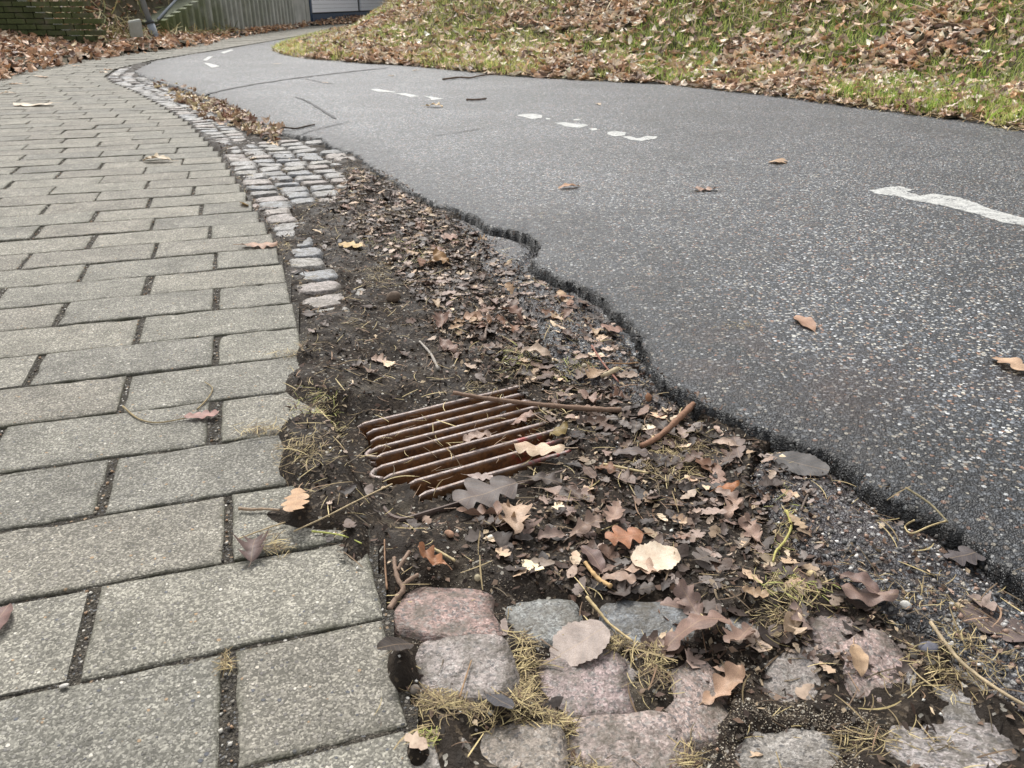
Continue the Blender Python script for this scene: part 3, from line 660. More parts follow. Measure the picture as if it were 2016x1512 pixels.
K = [
 (585, 998, .062, -8, 'oak', TAN, 'bright tan oak leaf at the paver edge left of the drain grate', .012, .5),
 (1060, 898, .072, -100, 'oak', PALE, 'pale straw-coloured oak leaf lying across the bars at the right of the grate', .012, .8),
 (1015, 1035, .072, 20, 'oak', (.50, .36, .26), 'light brown oak leaf hanging over the dark hollow in front of the grate', .012, .9),
 (960, 985, .085, -60, 'maple', (.12, .095, .085), 'large dark grey-brown crumpled leaf on the front right of the grate', .012, 1),
 (948, 1015, .06, 95, 'oak', (.24, .15, .11), 'brown leaf tucked beneath the large dark crumpled leaf', .004, 1),
 (1120, 980, .066, 70, 'oak', (.30, .21, .17), 'broad muddy oak leaf pressed flat right of the dark hollow', .006, .5),
 (1290, 1112, .055, -70, 'round', (.66, .55, .42), 'cream-coloured curled leaf above the dark bluish sett', .010, .9),
 (1262, 1130, .045, 20, 'oak', (.48, .33, .24), 'small tan oak leaf under the cream-coloured curled leaf', .005, .8),
 (1140, 1283, .062, 195, 'round', (.36, .29, .25), 'round pale leaf with a toothed rim lying on a pink sett', .012, .5),
 (1575, 925, .070, 60, 'round', (.105, .098, .094), 'round grey muddy leaf against the broken asphalt edge', .010, .25),
 (1430, 970, .036, -25, 'oval', ORG, 'small rust-orange leaf standing up in the litter', .008, 1),
 (1440, 1010, .040, 10, 'oak', (.45, .31, .24), 'pinkish tan oak leaf below the small rust-orange leaf', .006, 1),
 (1478, 1055, .048, 70, 'oak', (.34, .23, .18), 'brown oak leaf beside the lower broken asphalt ledge', .006, 1),
 (1425, 1370, .050, 25, 'oak', (.44, .29, .20), 'lobed tan oak leaf curling over the lower right setts', .010, 1),
 (1455, 1270, .055, -30, 'oak', (.27, .18, .14), 'curled brown oak leaf heaped above the lobed tan one', .012, 1.2),
 (1370, 1265, .080, 80, 'oak', (.22, .14, .11), 'long curled brown leaf lying below the dark bluish sett', .010, 1.1),
 (1700, 1185, .060, 75, 'oval', (.25, .17, .14), 'folded brown leaf with an upturned rim on the gravelly ledge', .010, 1.3),
 (1690, 1170, .045, 40, 'oval', (.20, .13, .11), 'small dark leaf leaning on the folded brown leaf', .012, 1.0),
 (1975, 1245, .085, -130, 'oak', (.13, .095, .085), 'large dark wet leaf at the right border near the asphalt edge', .006, .6),
 (1905, 1100, .062, -70, 'oak', (.10, .085, .085), 'dark wet oak leaf just under the asphalt edge at right', .006, .5),
 (500, 1090, .040, 10, 'maple', (.14, .095, .085), 'small dark triangular leaf in the paver joint below the missing half paver', .006, .7),
 (398, 822, .048, -75, 'oak', (.33, .18, .15), 'reddish brown leaf with its long stalk lying on a paver', .004, .35),
 (850, 1118, .038, -8, 'oak', (.40, .19, .10), 'small orange-brown leaf beside the forked twig', .012, 1.3),
 (1165, 1108, .050, -80, 'oval', (.17, .11, .095), 'narrow dark oval leaf beside the yellow stalk', .005, .6),
 (1215, 1150, .04, 40, 'oak', (.36, .25, .19), 'small brown leaf left of the cream-coloured curled leaf', .006, 1),
 (940, 868, .045, -60, 'oak', (.35, .25, .20), 'torn pinkish leaf lying across two bars of the grate', .006, .8),
 (1025, 835, .042, 0, 'oak', (.36, .24, .19), 'small brown leaf in the middle of the grate behind the pale oak leaf', .008, 1),
 (945, 945, .035, 80, 'oak', (.36, .28, .25), 'small greyish pink leaf on the red-painted bar', .006, .7),
 (1100, 858, .045, -35, 'oval', OLV, 'olive yellow leaf behind the pale straw-coloured oak leaf', .008, 1),
 (1120, 370, .075, -100, 'oval', (.50, .29, .17), 'tan leaf lying alone on the grey asphalt nearest the gutter', .003, .5),
 (1388, 375, .080, -80, 'oak', (.42, .27, .20), 'curled brown leaf on the asphalt left of the long white dash', .003, .6),
 (1532, 320, .085, -90, 'maple', (.50, .33, .20), 'starry tan leaf on the asphalt behind the long white dash', .003, .4),
 (1583, 638, .075, 95, 'oval', (.40, .24, .16), 'thin sliver of brown leaf in the middle of the asphalt', .002, .4),
 (2000, 728, .085, 60, 'oak', (.52, .35, .23), 'curled tan leaf on the asphalt cut by the right border', .004, .6),
 (855, 211, .10, 90, 'oak', (.58, .42, .22), 'yellowish leaf on the asphalt below the third white dash', .006, .8),
 (512, 487, .085, -85, 'oak', (.40, .24, .16), 'brown oak leaf on the paver edge beside the buried setts', .006, 1),
 (481, 405, .055, 80, 'oval', YEL, 'small yellow oval leaf on the paver edge', .006, .6),
 (66, 208, .22, 90, 'oak', (.60, .50, .36), 'pale leaf lying alone far out on the pavement', .006, .4),
 (312, 318, .11, 85, 'oak', (.55, .44, .30), 'pale small leaf in the middle of the pavement', .005, .6),
 (692, 487, .06, 10, 'maple', YEL, 'yellow star-shaped leaf on the dark soil of the gutter', .008, .8),
 (885, 690, .06, 85, 'oval', (.22, .14, .11), 'dark curled leaf between two thin twigs behind the grate', .008, 1.4),
 (870, 640, .065, 60, 'oak', (.20, .12, .09), 'upright dark brown leaf farther behind the grate', .008, 1.6),
 (1010, 628, .06, -50, 'oak', (.18, .10, .07), 'dark glossy leaf standing beside the short upright twig', .010, 1.6),
 (940, 640, .06, 20, 'oak', (.40, .26, .18), 'light brown upright leaf left of the short upright twig', .010, 1.4),
 (1055, 705, .06, -85, 'oval', (.48, .37, .28), 'pale boat-shaped leaf behind the grate', .008, 1.0),
 (1205, 655, .06, 40, 'oak', (.36, .22, .17), 'reddish leaf lying close to the crumbling asphalt edge', .008, 1),
 (870, 520, .07, 0, 'oak', (.30, .17, .07), 'upright rusty leaf beside the green grass tuft in the gutter', .010, 1.5),
 (0, 1228, .05, 10, 'oval', (.17, .10, .085), 'dark red leaf on a paver at the left border', .003, .4),
 (1360, 1200, .05, 60, 'oak', (.27, .19, .16), 'brown oak leaf lying over the right end of the dark bluish sett', .008, 1),
 (1555, 1245, .045, 60, 'oak', (.48, .36, .25), 'pale crumpled leaf right of the curled brown oak leaf', .008, 1.2),
 (1450, 885, .05, 60, 'oak', (.17, .12, .10), 'dark wet leaf next to the yellowish moss patch', .004, .5),
 (1240, 900, .05, 20, 'oak', (.13, .10, .09), 'dark torn leaf left of the yellowish moss patch', .006, .7),
 (1070, 950, .05, 70, 'oak', DARK, 'blackened leaf under the pale straw-coloured oak leaf', .004, .6),
 (780, 1290, .050, 10, 'oval', (.055, .045, .040), 'black soggy leaf between the last pavers and the setts', .012, .25),
 (985, 1395, .04, 20, 'oval', (.06, .058, .065), 'slate-grey wet leaf between the lower setts', .010, .5),
 (1275, 770, .0, 0, None, None, '', 0, 0),
 (735, 1000, .0, 0, None, None, '', 0, 0),
 (1310, 850, .05, 80, 'oak', DARK, 'dark flattened leaf beneath the short thick twig', .004, .5),
 (1160, 790, .05, 40, 'oak', (.36, .25, .20), 'brown leaf just beyond the long twig', .005, 1),
 (1210, 1020, .05, -20, 'oak', (.33, .22, .17), 'brown oak leaf right of the broad muddy oak leaf', .008, 1.1),
 (1230, 1070, .045, 30, 'maple', (.38, .17, .09), 'orange-brown starry leaf above the cream-coloured curled leaf', .010, 1.2),
 (1155, 1050, .05, -60, 'oak', (.26, .18, .14), 'curled brown leaf right of the dark hollow', .008, 1.2),
]
for i, (px, py, sz, ro, kd, cc, lb, lf, fl) in enumerate(K):
    if kd is None: continue
    on = 700 < px < 1130 and 840 < py < 1000
    lowz = (px, py) in ((1575, 925), (1905, 1100), (1700, 1185), (1690, 1170), (1975, 1245))
    leaf(px, py, sz*1.12, ro, kd, cc, lb, lift=lf, idx=i, zp=GZ+.004 if on else (-.022 if lowz else None), flat=fl)
# zones of litter, as polygons of the photograph laid on the ground
def wpoly(pp, z=-.02): return at([p[0] for p in pp], [p[1] for p in pp], z)[:, :2]
Z_gut = wpoly([(690, 340), (760, 350), (850, 410), (930, 450), (1000, 520), (1080, 560), (1180, 610), (1240, 680), (1300, 760), (1420, 830), (1520, 880), (1600, 1000), (1650, 1130), (1780, 1220), (1880, 1330),
               (1700, 1330), (1500, 1380), (1330, 1330), (1230, 1180), (1040, 1150), (900, 1060), (1080, 960), (1130, 880), (1080, 820), (1060, 750), (950, 740), (880, 690), (830, 600), (770, 520), (690, 450), (640, 380)])
Z_back = wpoly([(330, 190), (400, 195), (470, 222), (520, 248), (560, 262), (540, 285), (470, 262), (400, 232)])
Z_front = wpoly([(760, 1000), (900, 1030), (1000, 1150), (1330, 1200), (1500, 1300), (1700, 1400), (2016, 1460), (1990, 1512), (1300, 1450), (900, 1440), (760, 1250), (640, 1060), (560, 1000), (640, 960)])
def sample(poly, n_, rng, shrink=0.0):
    P = np.asarray(poly); lo, hi = P.min(0), P.max(0); out = []
    got = 0
    while got < n_:
        q = rng.rand(n_*3, 2)*(hi-lo)+lo; q = q[sdist(P, q[:, 0], q[:, 1]) > shrink]; out.append(q); got += len(q)
    return np.concatenate(out)[:n_]
pal = [(.46, .31, .19), (.50, .36, .23), PINK, (.17, .11, .085), WET, WET, DARK, GREY, (.38, .28, .23), (.30, .21, .175), (.42, .31, .24), (.28, .20, .17), (.24, .12, .07)]
lab = {'oak': 'lobed brown oak leaf among many alike in the matted litter of the gutter', 'oval': 'plain oval brown leaf among many alike in the matted litter of the gutter', 'maple': 'ragged brown leaf among many alike in the matted litter of the gutter'}
q = sample(Z_gut, 205, rs, .01)
LMK = [(1060, 795, 'the long thin twig'), (1318, 842, 'the short thick twig'), (1575, 925, 'the round grey muddy leaf'), (1330, 890, 'the yellowish moss patch'), (1060, 898, 'the pale straw-coloured leaf'), (880, 1215, 'the red granite sett'),
       (1285, 1215, 'the dark bluish sett'), (1290, 1112, 'the cream-coloured curled leaf'), (845, 700, 'the thin pale grey twig'), (958, 645, 'the short upright twig'), (860, 490, 'the green grass tuft'), (1425, 1370, 'the lobed tan leaf'),
       (1700, 1180, 'the folded brown leaf on the ledge'), (1738, 1320, 'the pink sett at right'), (692, 487, 'the yellow star-shaped leaf'), (1205, 655, 'the reddish leaf at the asphalt edge'), (600, 300, 'the bare cobbles'), (1120, 980, 'the broad muddy leaf'),
       (1140, 1283, 'the round pale toothed leaf'), (1500, 1120, 'the yellow-green grass strand'), (1150, 724, 'the pale round seed'), (775, 592, 'the round brown clod')]
def cword(c):
    v = max(c); s_ = (max(c)-min(c))/max(v, 1e-3)
    if v < .08: return 'blackish'
    if v < .13: return 'very dark brown'
    if v < .2: return 'dark grey-brown' if s_ < .4 else 'dark brown'
    if v < .30: return 'dull brown' if s_ < .45 else 'rusty brown'
    if v < .38: return 'pinkish brown'
    return 'light tan'
useds = {}
def lname(x, y, kd, cc, size, lm, tail='in the gutter litter'):
    px, py = pix(x, y, -.02); L_ = sorted(lm, key=lambda q: (q[0]-px)**2 + 2.2*(q[1]-py)**2)
    shp = {'oak': 'lobed', 'oval': 'oval', 'maple': 'ragged', 'round': 'round'}[kd]; sz = 'small' if size < .036 else 'larger' if size > .045 else 'mid-sized'
    for q in L_[:3]:
        dx, dy = px-q[0], (py-q[1])*1.6
        di = ('right of' if dx > 0 else 'left of') if abs(dx) > abs(dy) else ('in front of' if dy > 0 else 'beyond')
        for far_ in (('just ', '') if math.hypot(dx, dy) < 70 else ('', 'well ')):
            t = f'{sz} {cword(cc)} {shp} leaf {far_}{di} {q[2]}'
            if t not in useds: useds[t] = 1; return t
    return t[:90] if len(t.split()) <= 16 else ' '.join(t.split()[:16])
for x, y in q:
    kd = rnd.choice(['oak']*6 + ['oval']*2 + ['maple']); cc = rnd.choice(pal); kf = rnd.uniform(.75, 1.15)
    u, v = g_uv(x, y)
    if -.03 < u < .20 and -.01 < v < .25: continue
    if float(sdist(A_POLY, np.array([x]), np.array([y]))[0]) > -.035: continue
    sz_ = rnd.uniform(.026, .050); cc = tuple(c*kf for c in cc)
    leaf(0, 0, sz_, rnd.uniform(0, 360), kd, cc, lname(x, y, kd, cc, sz_, LMK), 'leaves matted in the gutter', rnd.uniform(.002, .007), (rnd.gauss(0, .16), rnd.gauss(0, .16)), wpos=(x, y, 0), flat=rnd.uniform(.3, 1.0))

# ------------------------------------------------------------------ stuff scatter
def scatter(name, tmpl, pos, rz, scale, tilt, cols, mat, kind='stuff', parent=None, nv=None):
    """tmpl: list of (V, F-array of equal-sided faces); every copy becomes plain geometry of one mesh"""
    VV = []; FF = []; CC = []; off = 0; which = rs.randint(0, len(tmpl), len(pos))
    for ti, (V, Fc) in enumerate(tmpl):
        ix = np.where(which == ti)[0]
        if len(ix) == 0: continue
        V = np.asarray(V); Fc = np.asarray(Fc); k = len(V)
        sc = np.asarray(scale)[ix]; sc = sc[:, None] if sc.ndim == 1 else sc
        P = V[None]*sc[:, None, :]
        tx, ty = tilt[ix, 0], tilt[ix, 1]
        y = P[..., 1]*np.cos(tx)[:, None] - P[..., 2]*np.sin(tx)[:, None]; z = P[..., 1]*np.sin(tx)[:, None] + P[..., 2]*np.cos(tx)[:, None]; x = P[..., 0]
        x2 = x*np.cos(ty)[:, None] + z*np.sin(ty)[:, None]; z2 = -x*np.sin(ty)[:, None] + z*np.cos(ty)[:, None]
        c, s = np.cos(rz[ix])[:, None], np.sin(rz[ix])[:, None]
        out = np.stack([x2*c - y*s, x2*s + y*c, z2], -1) + pos[ix][:, None, :]
        VV.append(out.reshape(-1, 3)); FF.append((Fc[None] + (np.arange(len(ix))*k)[:, None, None]).reshape(-1, Fc.shape[1]) + off)
        CC.append(np.repeat(cols[ix], k, 0)); off += len(ix)*k
    o = link(name, mesh_from(name, np.concatenate(VV), np.concatenate(FF), mat, False, np.concatenate(CC)), parent)
    if kind: tag(o, kind=kind)
    return o
def leaf_lo(seed, ns=7, kind='oak'):
    V, Fc, UV = leaf_geom(kind, seed, ns, 1, False); return V, np.array(Fc)
LO = [leaf_lo(s, 7) for s in range(5)] + [leaf_lo(9, 5, 'oval'), leaf_lo(8, 5, 'oval')]
LO2 = [leaf_lo(s, 7) for s in range(5)] + [leaf_lo(9, 7, 'maple'), leaf_lo(8, 7, 'maple')]
VLO = [leaf_lo(s, 3) for s in range(4)] + [leaf_lo(9, 3, 'oval'), leaf_lo(3, 3, 'oval')]
def straw_t(seed, n_=5):
    r = np.random.RandomState(seed); t = np.linspace(-.5, .5, n_+1); c = r.uniform(-.25, .25); c2 = r.uniform(-.1, .2); w_ = .022
    V = []
    for q in t:
        for s in (-1, 1): V.append((q, c*(q*q*4-1)*.5 + s*w_*(1-abs(q)), .06*(1-4*q*q)*c2*4 + .01))
    return np.array(V), np.array([(2*i, 2*i+1, 2*i+3, 2*i+2) for i in range(n_)])
STR = [straw_t(s) for s in range(8)]
OCT = (np.array([(1, 0, 0), (0, .9, 0), (-.9, 0, 0), (0, -1, 0), (0, 0, .7), (0, 0, -.6)]), np.array([(0, 1, 4), (1, 2, 4), (2, 3, 4), (3, 0, 4), (1, 0, 5), (2, 1, 5), (3, 2, 5), (0, 3, 5)]))
CHIP = (np.array([(-1, -.2, 0), (.1, -.7, .2), (1.1, .1, 0), (-.1, .5, .25)]), np.array([(0, 1, 2, 3)]))
CHIP2 = (np.array([(-1.2, -.05, 0), (.7, -.3, .2), (1.3, .05, .1), (-.3, .22, -.1)]), np.array([(0, 1, 2, 3)]))
def pick(palette, n_, rng=rs, jit=.18):
    P = np.array(palette); c = P[rng.randint(0, len(P), n_)]; return np.clip(c*rng.normal(1, jit, (n_, 1)), .004, .9)
def tl(n_, s, rng=rs): return rng.normal(0, s, (n_, 2))
def put(q, lift, floor=None):
    z = ground_z(q[:, 0], q[:, 1])
    if floor is not None: z = np.maximum(z, floor)
    return np.concatenate([q, (z+lift)[:, None]], 1)
GUT_ALL = wpoly([(600, 300), (700, 320), (850, 415), (950, 455), (1080, 560), (1240, 680), (1300, 770), (1560, 890), (1800, 1020), (2040, 1180), (2040, 1540), (820, 1540), (760, 1250), (640, 1080), (560, 960), (570, 780), (610, 650), (560, 520), (470, 380), (430, 290)])
def not_grate(q):
    u, v = g_uv(q[:, 0], q[:, 1]); return q[~((u > -.02) & (u < .22) & (v > 0) & (v < .25))]
lp = [(.46, .33, .22), (.56, .44, .31), (.30, .21, .16), (.38, .29, .22), (.27, .20, .165), (.14, .10, .08), WET, DARK, (.09, .065, .052), (.22, .175, .15), GREY, DARK, DARK]
q = not_grate(np.concatenate([sample(Z_gut, 3000, rs), sample(GUT_ALL, 500, rs)]))
q = q[(sdist(A_POLY, q[:, 0], q[:, 1]) < -.03 + .02*rs.rand(len(q))) & (rs.rand(len(q)) < .45 + .9*(fbm(q[:, 0], q[:, 1], 8, 3, 71) > -.05))]; n_ = len(q)
scatter('leaf_litter', LO2, put(q, .003, -.045), rs.rand(n_)*6.28, (rs.uniform(.18, .6, n_)**2*.10)[:, None]*np.array([1, 1, .5]), tl(n_, .20), pick(lp, n_, rs, .35), LS_MAT)
q = np.concatenate([sample(Z_back, 330, rs), sample(wpoly([(290, 158), (330, 168), (400, 190), (430, 200), (430, 215), (380, 205), (320, 182)]), 60, rs)]); n_ = len(q)
scatter('leaf_litter', LO2, put(q, .008), rs.rand(n_)*6.28, rs.uniform(.025, .065, n_), tl(n_, .35), pick([(.55, .42, .26), (.46, .31, .20), (.24, .13, .09), (.60, .50, .30), (.30, .20, .14)], n_), LS_MAT)
q = not_grate(np.concatenate([sample(GUT_ALL, 10000, rs), sample(Z_gut, 10000, rs)])); n_ = len(q)
scatter('crumbled_leaf', [CHIP, CHIP2], put(q, .002, -.045), rs.rand(n_)*6.28, rs.uniform(.0015, .0065, n_), tl(n_, .5), pick([(.12, .075, .05), WET, DARK, DARK, (.03, .024, .018), (.022, .017, .013), (.20, .14, .10), (.34, .26, .17)], n_, rs, .3), D_MAT)
q = not_grate(sample(GUT_ALL, 1500, rs)); n_ = len(q)
scatter('grit', [OCT], put(q, .001), rs.rand(n_)*6.28, rs.uniform(.0008, .0032, n_)*1.0, tl(n_, .5), pick([(.30, .28, .25), (.65, .63, .58), (.22, .19, .17), (.35, .22, .15), (.12, .12, .12)], n_), D_MAT)
q = np.concatenate([sample(Z_front, 5200, rs), sample(wpoly([(1380, 1380), (1720, 1400), (1820, 1460), (1700, 1540), (1330, 1540)]), 3500, rs), sample(wpoly([(1550, 1200), (1650, 1190), (1720, 1260), (1640, 1300), (1540, 1270)]), 900, rs)]); q = q[fbm(q[:, 0], q[:, 1], 7, 4, 93) > -.12]; n_ = len(q)
scatter('sand', [OCT], put(q, .0006), rs.rand(n_)*6.28, rs.uniform(.0004, .0013, n_), tl(n_, .5), pick([(.22, .18, .13), (.32, .27, .20), (.15, .12, .09), (.42, .38, .31), (.09, .07, .055)], n_), D_MAT)
LEDW = np.concatenate([sample(LP1, 900, rs)]); q = LEDW; n_ = len(q)
z = z_led(q[:, 0], q[:, 1])
ip = rs.randint(0, len(pts)-1, 9000); AP = np.array(pts); tq = rs.rand(9000)[:, None]; q_ = AP[ip]*(1-tq) + AP[ip+1]*tq + rs.normal(0, .017, (9000, 2)) + np.array([-.012, -.008]); q_ = q_[(q_[:, 1] < 3) & (sdist(A_POLY, q_[:, 0], q_[:, 1]) < .006)]; n_ = len(q_)
sA_ = sdist(A_POLY, q_[:, 0], q_[:, 1]); za = np.where(sA_ > -.012, z_asph(q_[:, 0], q_[:, 1]), ground_z(q_[:, 0], q_[:, 1]))
scatter('asphalt_crumbs', [OCT], np.concatenate([q_, za[:, None]-.001], 1), rs.rand(n_)*6.28, .0008 + .0045*rs.rand(n_)**2, tl(n_, .6), pick([(.012, .011, .010), (.02, .019, .018), (.035, .035, .036), (.05, .05, .052), (.012, .010, .008), (.14, .13, .12), (.07, .065, .06)], n_, rs, .3), D_MAT)
n_ = len(q)
scatter('gravel', [OCT], np.concatenate([q, (z+.001)[:, None]], 1), rs.rand(n_)*6.28, rs.uniform(.0015, .005, n_), tl(n_, .5), pick([(.16, .15, .14), (.25, .23, .21), (.30, .20, .15), (.08, .08, .08), (.55, .53, .5)], n_), D_MAT)
# dry grass and moss clumps (px, py, radius px x, y, count, colour set)
DRY = [(.34, .27, .13), (.46, .37, .19), (.22, .165, .085), (.30, .23, .12), (.14, .095, .055), (.10, .075, .045)]
GRN = [(.34, .36, .09), (.42, .42, .14), (.40, .35, .15)]
clumps = [(635, 820, 55, 35, 200, DRY+GRN), (610, 925, 60, 45, 170, DRY), (520, 865, 45, 14, 90, DRY), (1330, 890, 85, 45, 420, DRY), (1030, 700, 70, 30, 160, DRY+GRN), (740, 530, 45, 25, 110, DRY), (830, 490, 45, 25, 140, GRN+DRY),
          (760, 470, 60, 12, 70, DRY+GRN), (545, 1095, 35, 25, 60, DRY), (900, 1400, 110, 35, 330, DRY), (1080, 1430, 110, 30, 300, DRY), (1035, 1320, 30, 90, 260, DRY), (835, 1470, 25, 22, 60, DRY+GRN), (1230, 1250, 60, 35, 130, DRY),
          (1550, 1030, 22, 60, 70, GRN+DRY), (1570, 1150, 70, 30, 150, GRN+DRY), (1290, 1300, 40, 60, 120, DRY), (1540, 1210, 60, 40, 120, DRY), (1880, 1310, 120, 50, 190, DRY), (1700, 1450, 200, 30, 160, DRY), (1900, 1250, 60, 50, 60, DRY),
          (580, 712, 60, 8, 60, DRY), (690, 640, 25, 12, 25, DRY), (560, 492, 20, 10, 50, DRY), (1130, 720, 40, 20, 90, DRY+GRN), (700, 345, 60, 15, 90, DRY), (780, 420, 60, 20, 90, DRY), (1070, 800, 60, 15, 60, DRY),
          (1170, 1500, 60, 20, 80, DRY), (1350, 1480, 40, 40, 70, DRY), (960, 740, 60, 15, 40, DRY), (1800, 1180, 120, 60, 80, DRY), (430, 250, 50, 14, 60, DRY), (1460, 660, 40, 14, 30, DRY), (450, 1330, 8, 20, 30, DRY), (1060, 440, 60, 14, 20, DRY)]
qs = []; cs = []; rr = []
for cx, cy, rx, ry, k, pl_ in clumps:
    k = int(k*1.4)
    a = rs.normal(0, .5, (k, 2)); px = cx+a[:, 0]*rx; py = cy+a[:, 1]*ry; qs.append(at(px, py, -.015)[:, :2]); cs.append(pick(pl_, k, rs, .25)); rr.append(rs.normal(rs.rand()*6.28, .9, k))
q = np.concatenate(qs); n_ = len(q); cc = np.concatenate(cs)
scatter('dry_grass', STR, put(q, .003, -.045), np.concatenate(rr), np.stack([rs.uniform(.008, .028, n_)]*3, 1), tl(n_, .22), cc, D_MAT)
q = sample(GUT_ALL, 1700, rs); n_ = len(q)
scatter('straw', STR, put(q, .004, -.034), rs.rand(n_)*6.28, rs.uniform(.015, .05, n_), tl(n_, .2), pick(DRY+[(.25, .16, .10), (.12, .08, .05)], n_), D_MAT)
# grit lying in the paver joints
jq = []
for (x, y, L) in pl_in[:260]:
    a, b = to_ab(x, y); k = 14; aa = a - L/2 - .009 + rs.uniform(-.007, .007, k); bb = b + rs.uniform(-.07, .07, k); jq.append(np.stack(from_ab(aa, bb), 1))
q = np.concatenate(jq); n_ = len(q); z = z_bed(q[:, 0], q[:, 1])
scatter('joint_gravel', [OCT], np.concatenate([q, (z+.0012)[:, None]], 1), rs.rand(n_)*6.28, rs.uniform(.0012, .0036, n_), tl(n_, .5), pick([(.16, .14, .11), (.05, .045, .04), (.28, .25, .20), (.33, .22, .14), (.55, .52, .46)], n_), D_MAT)

# ------------------------------------------------------------------ twigs, stalks, acorns
def path3(pp, lift=.003, zp=None):
    out = []
    for px, py in pp:
        z = 0
        if zp is None:
            for _ in range(3): p = at(px, py, z); z = max(float(ground_z(np.array([p[0]]), np.array([p[1]]))[0]), -.036)+lift
        else: z = zp
        out.append(Vector(at(px, py, z)))
    return out
def smooth_path(P, k=5):
    out = []
    for i in range(len(P)-1):
        p0, p1, p2, p3 = P[max(i-1, 0)], P[i], P[i+1], P[min(i+2, len(P)-1)]
        for j in range(k):
            t = j/k; out.append(.5*((2*p1) + (p2-p0)*t + (2*p0-5*p1+4*p2-p3)*t*t + (3*p1-p0-3*p2+p3)*t**3))
    out.append(P[-1]); return out
def twig(pp, r0, r1, colr, label, cat='twig', name='twig', lift=.004, branches=(), zp=None):
    def tb(pp, r0, r1):
        P = smooth_path(path3(pp, lift, zp)); n_ = len(P); rad = [(r0+(r1-r0)*i/(n_-1))*(1+.14*math.sin(i*2.3)+rnd.uniform(-.08, .08)) for i in range(n_)]
        return tube(P, rad, 8)
    V, Fc = tb(pp, r0, r1); base = V[0].copy(); 
    if not branches:
        me = mesh_from(name, [v-base for v in V], Fc, T_MAT, True); o = link(name, me, None, base, colr)
    else:
        o = bpy.data.objects.new(name, None); C.collection.objects.link(o); o.location = base
        link('stem', mesh_from('stem', [v-base for v in V], Fc, T_MAT, True), o, None, colr)
        for bp, b0, b1 in branches:
            V, Fc = tb(bp, b0, b1); link('side_twig', mesh_from('side_twig', [v-base for v in V], Fc, T_MAT, True), o, None, colr)
    return tag(o, label, cat)
BK1 = (.20, .13, .09); STW = (.50, .40, .22)
twig([(893, 773), (950, 783), (1030, 793), (1100, 800), (1180, 806), (1223, 807)], .0034, .0050, BK1, 'long thin brown twig lying across the top right corner of the drain grate', zp=GZ+.012)
twig([(1262, 878), (1290, 864), (1318, 842), (1345, 815), (1370, 791)], .0040, .0056, (.24, .13, .08), 'short thick reddish brown twig near the asphalt edge right of the grate', lift=.008)
twig([(826, 672), (838, 685), (850, 700), (863, 727)], .0022, .0030, (.32, .29, .25), 'thin pale grey twig on the bare soil behind the grate')
twig([(962, 622), (958, 645), (954, 668)], .0026, .0030, (.20, .15, .12), 'short upright twig in the leaf litter behind the grate', lift=.008)
twig([(766, 1200), (780, 1178), (794, 1160), (784, 1142), (778, 1118), (776, 1098)], .0034, .0022, (.24, .165, .12), 'forked knobbly brown twig beside the red granite sett', branches=[([(793, 1152), (808, 1140), (824, 1131)], .0026, .0022), ([(783, 1122), (793, 1105), (806, 1086)], .0022, .0026)], lift=.008)
twig([(1152, 1107), (1165, 1125), (1182, 1143), (1203, 1154)], .0024, .0028, (.52, .34, .16), 'short smooth yellow stalk in front of the dark oval leaf', 'stalk', 'stalk', lift=.008)
twig([(852, 1079), (872, 1090), (896, 1104)], .0016, .0016, STW, 'short straight straw piece in front of the grate frame', 'straw', 'straw_piece')
twig([(578, 1046), (640, 1018), (705, 985), (772, 953)], .0009, .0012, (.42, .33, .20), 'long thin straw running from the paver corner to the grate corner', 'straw', 'straw_piece', lift=.012)
twig([(466, 1062), (515, 1044), (562, 1028)], .0009, .0009, (.42, .33, .20), 'thin straw crossing the paver joint left of the bright tan oak leaf', 'straw', 'straw_piece')
twig([(1188, 914), (1230, 922), (1276, 931)], .0022, .0016, STW, 'flat pale straw right of the pale straw-coloured oak leaf', 'straw', 'straw_piece', lift=.008)
twig([(614, 1046), (650, 1050), (680, 1056), (712, 1070)], .0012, .0008, (.40, .42, .12), 'bent green-yellow grass blade on soil below the grate', 'grass blade', 'grass_blade')
twig([(242, 800), (272, 824), (310, 832), (366, 823)], .0016, .0009, (.28, .22, .12), 'long curved stalk lying on the pavers left of the reddish brown leaf', 'stalk', 'stalk', lift=.002)
twig([(403, 752), (418, 764), (410, 783), (388, 806)], .0008, .0014, (.28, .22, .12), 'small hooked stalk lying on the pavers behind the reddish brown leaf', 'stalk', 'stalk', lift=.002)
twig([(545, 261), (558, 251), (581, 253), (600, 249), (619, 245)], .005, .004, (.08, .06, .045), 'crooked dark twig on the asphalt where the cobbles meet it', lift=.006)
twig([(918, 196), (936, 196), (957, 194)], .006, .006, (.12, .08, .055), 'short dark stick alone on the asphalt beyond the third dash', lift=.008)
twig([(872, 156), (905, 152), (925, 153), (950, 148), (985, 145)], .008, .006, (.12, .08, .055), 'dark broken branch lying at the grass edge', 'branch', 'branch', lift=.012)
twig([(470, 1001), (495, 1003), (520, 1002), (550, 1004)], .0022, .0015, (.30, .22, .15), 'thin brown twig in the gap of the missing paver', lift=.005)
twig([(757, 1062), (758, 1110), (762, 1160)], .0008, .0012, (.25, .15, .09), 'hair-thin stem standing between the pavers and the forked twig', 'stalk', 'stalk', lift=.010)
twig([(1783, 960), (1822, 985), (1842, 1002), (1866, 1028)], .0016, .0012, (.20, .17, .10), 'thin stem lying along the asphalt edge at right', 'stalk', 'stalk', lift=.004)
twig([(1862, 1026), (1830, 1036), (1795, 1050), (1782, 1036), (1800, 1024)], .0012, .001, STW, 'curled straw loop hanging off the asphalt edge', 'straw', 'straw_piece', lift=.004)
